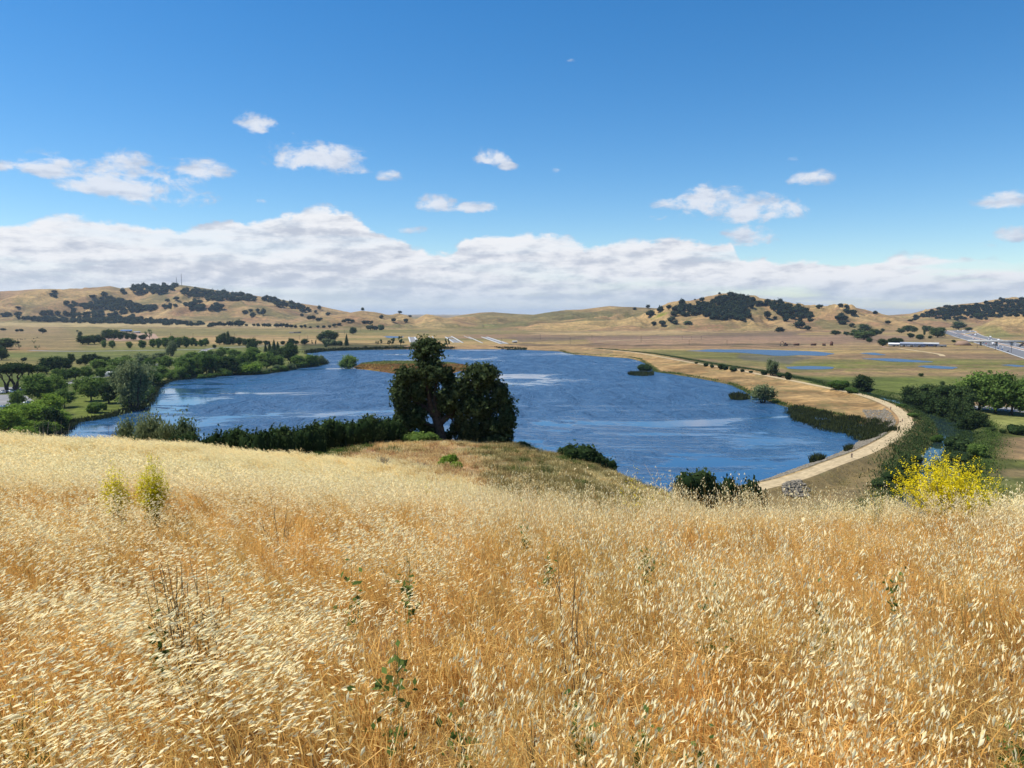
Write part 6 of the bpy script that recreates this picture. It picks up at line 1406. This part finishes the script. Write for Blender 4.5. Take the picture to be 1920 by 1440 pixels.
# ------------------------------------------------------------------ people on the levee path
def person(loc, rz, H, shirt, lab, stride=.28):
    o = empty('person', loc, rz); s = H / 1.75
    def skin_mesh(nm, V, E, rad, m, par):
        me = bpy.data.meshes.new(nm); me.from_pydata([tuple(np.array(v) * s) for v in V], E, []); ob = bpy.data.objects.new(nm, me); COL.objects.link(ob)
        ob.modifiers.new('skin', 'SKIN'); sk = me.skin_vertices[0].data
        for i, r_ in enumerate(rad): sk[i].radius = (r_[0] * s, r_[1] * s)
        sk[0].use_root = True; ss = ob.modifiers.new('sub', 'SUBSURF'); ss.levels = 1; ss.render_levels = 1
        dg = bpy.context.evaluated_depsgraph_get(); m2 = bpy.data.meshes.new_from_object(ob.evaluated_get(dg)); bpy.data.objects.remove(ob); m2.materials.clear(); m2.materials.append(M[m])
        for pl in m2.polygons: pl.use_smooth = True
        return obj(nm, m2, par)
    k = stride
    V = [(0, 0, .95), (0, 0, 1.15), (0, 0, 1.40), (0, 0, 1.50), (0, .02, 1.60), (0, .02, 1.70),
         (.09, 0, .90), (.10, k * .5, .50), (.10, k * .75, .08), (.10, k * .75 + .16, .03), (-.09, 0, .90), (-.10, -k * .2, .50), (-.10, -k * .9, .10), (-.10, -k * .9 + .15, .03),
         (.18, 0, 1.40), (.24, -.10, 1.13), (.24, -.02, .88), (.24, .02, .78), (-.18, 0, 1.40), (-.24, .12, 1.13), (-.24, .26, .93), (-.24, .32, .85)]
    E = [(0, 1), (1, 2), (2, 3), (3, 4), (4, 5), (0, 6), (6, 7), (7, 8), (8, 9), (0, 10), (10, 11), (11, 12), (12, 13), (2, 14), (14, 15), (15, 16), (16, 17), (2, 18), (18, 19), (19, 20), (20, 21)]
    rd = [(.13, .10), (.12, .09), (.15, .10), (.055, .055), (.085, .10), (.07, .085), (.09, .09), (.06, .065), (.04, .045), (.035, .03), (.09, .09), (.06, .065), (.04, .045), (.035, .03), (.06, .06), (.042, .042), (.03, .03), (.025, .035), (.06, .06), (.042, .042), (.03, .03), (.025, .035)]
    skin_mesh('body', V, E, rd, 'skin', o)
    f = lambda r_, a=.018: (r_[0] + a, r_[1] + a)
    skin_mesh('shirt', [V[i] for i in (0, 1, 2, 14, 15, 18, 19)], [(0, 1), (1, 2), (2, 3), (3, 4), (2, 5), (5, 6)], [f(rd[i]) for i in (0, 1, 2, 14, 15, 18, 19)], shirt, o)
    skin_mesh('trousers', [V[i] for i in (0, 6, 7, 8, 10, 11, 12)], [(0, 1), (1, 2), (2, 3), (0, 4), (4, 5), (5, 6)], [f(rd[i], .022) for i in (0, 6, 7, 8, 10, 11, 12)], 'trousers', o)
    skin_mesh('hair', [(0, -.01, 1.66), (0, -.01, 1.74)], [(0, 1)], [(.09, .105), (.07, .08)], 'hair', o)
    tag(o, lab, 'person'); return o
def on_path(px, py):
    x, y = flat(px, py, LZ + .05); return Vector((x, y, LZ + .05))
person(on_path(1597, 859), 2.4, 1.8, 'shirt_dark', 'person in dark clothes walking on the near stretch of path')
person(on_path(1670, 768.5), -.4, 1.75, 'shirt_red', 'person in a reddish top walking at the path bend')
person(on_path(1692, 791), 1.8, 1.7, 'shirt_red', 'person standing at the inner edge of the bend')
def dog(loc):
    o = empty('dog', loc, .5); a = Acc(); iv, fc = ICO1; a.add(iv * [.38, .13, .16] + [0, 0, .45], fc); a.add(iv * [.15, .08, .09] + [.52, 0, .66], fc); a.tube([(.3, 0, .5), (.48, 0, .64)], [.1, .07], 6); a.tube([(-.36, 0, .5), (-.58, 0, .66)], [.03, .015], 4)
    for x in (-.26, .26):
        for y in (-.08, .08): a.tube([(x, y, .42), (x - .04, y, .2), (x, y, 0)], [.06, .035, .03], 5)
    obj('body', a.mesh('dog_body', [M['fur']]), o); tag(o, 'brown dog beside the person at the bend', 'dog')
dog(on_path(1688, 792))

# ------------------------------------------------------------------ haze
def haze():
    a = Acc(); a.box((0, 8000, 117), (60000, 60000, 246)); m = bpy.data.materials.new('haze_air'); m.use_nodes = True; t = NT(m.node_tree); t.n.clear()
    out = t.new('ShaderNodeOutputMaterial'); v = t.new('ShaderNodeVolumePrincipled'); v.inputs['Color'].default_value = (.62, .78, 1.0, 1); v.inputs['Density'].default_value = 3.4e-5; v.inputs['Anisotropy'].default_value = .3
    t.l.new(v.outputs[0], out.inputs['Volume']); me = a.mesh('haze', [m]); tag(obj('haze', me), 'thin blue air haze over the whole valley', kind='stuff')
haze()
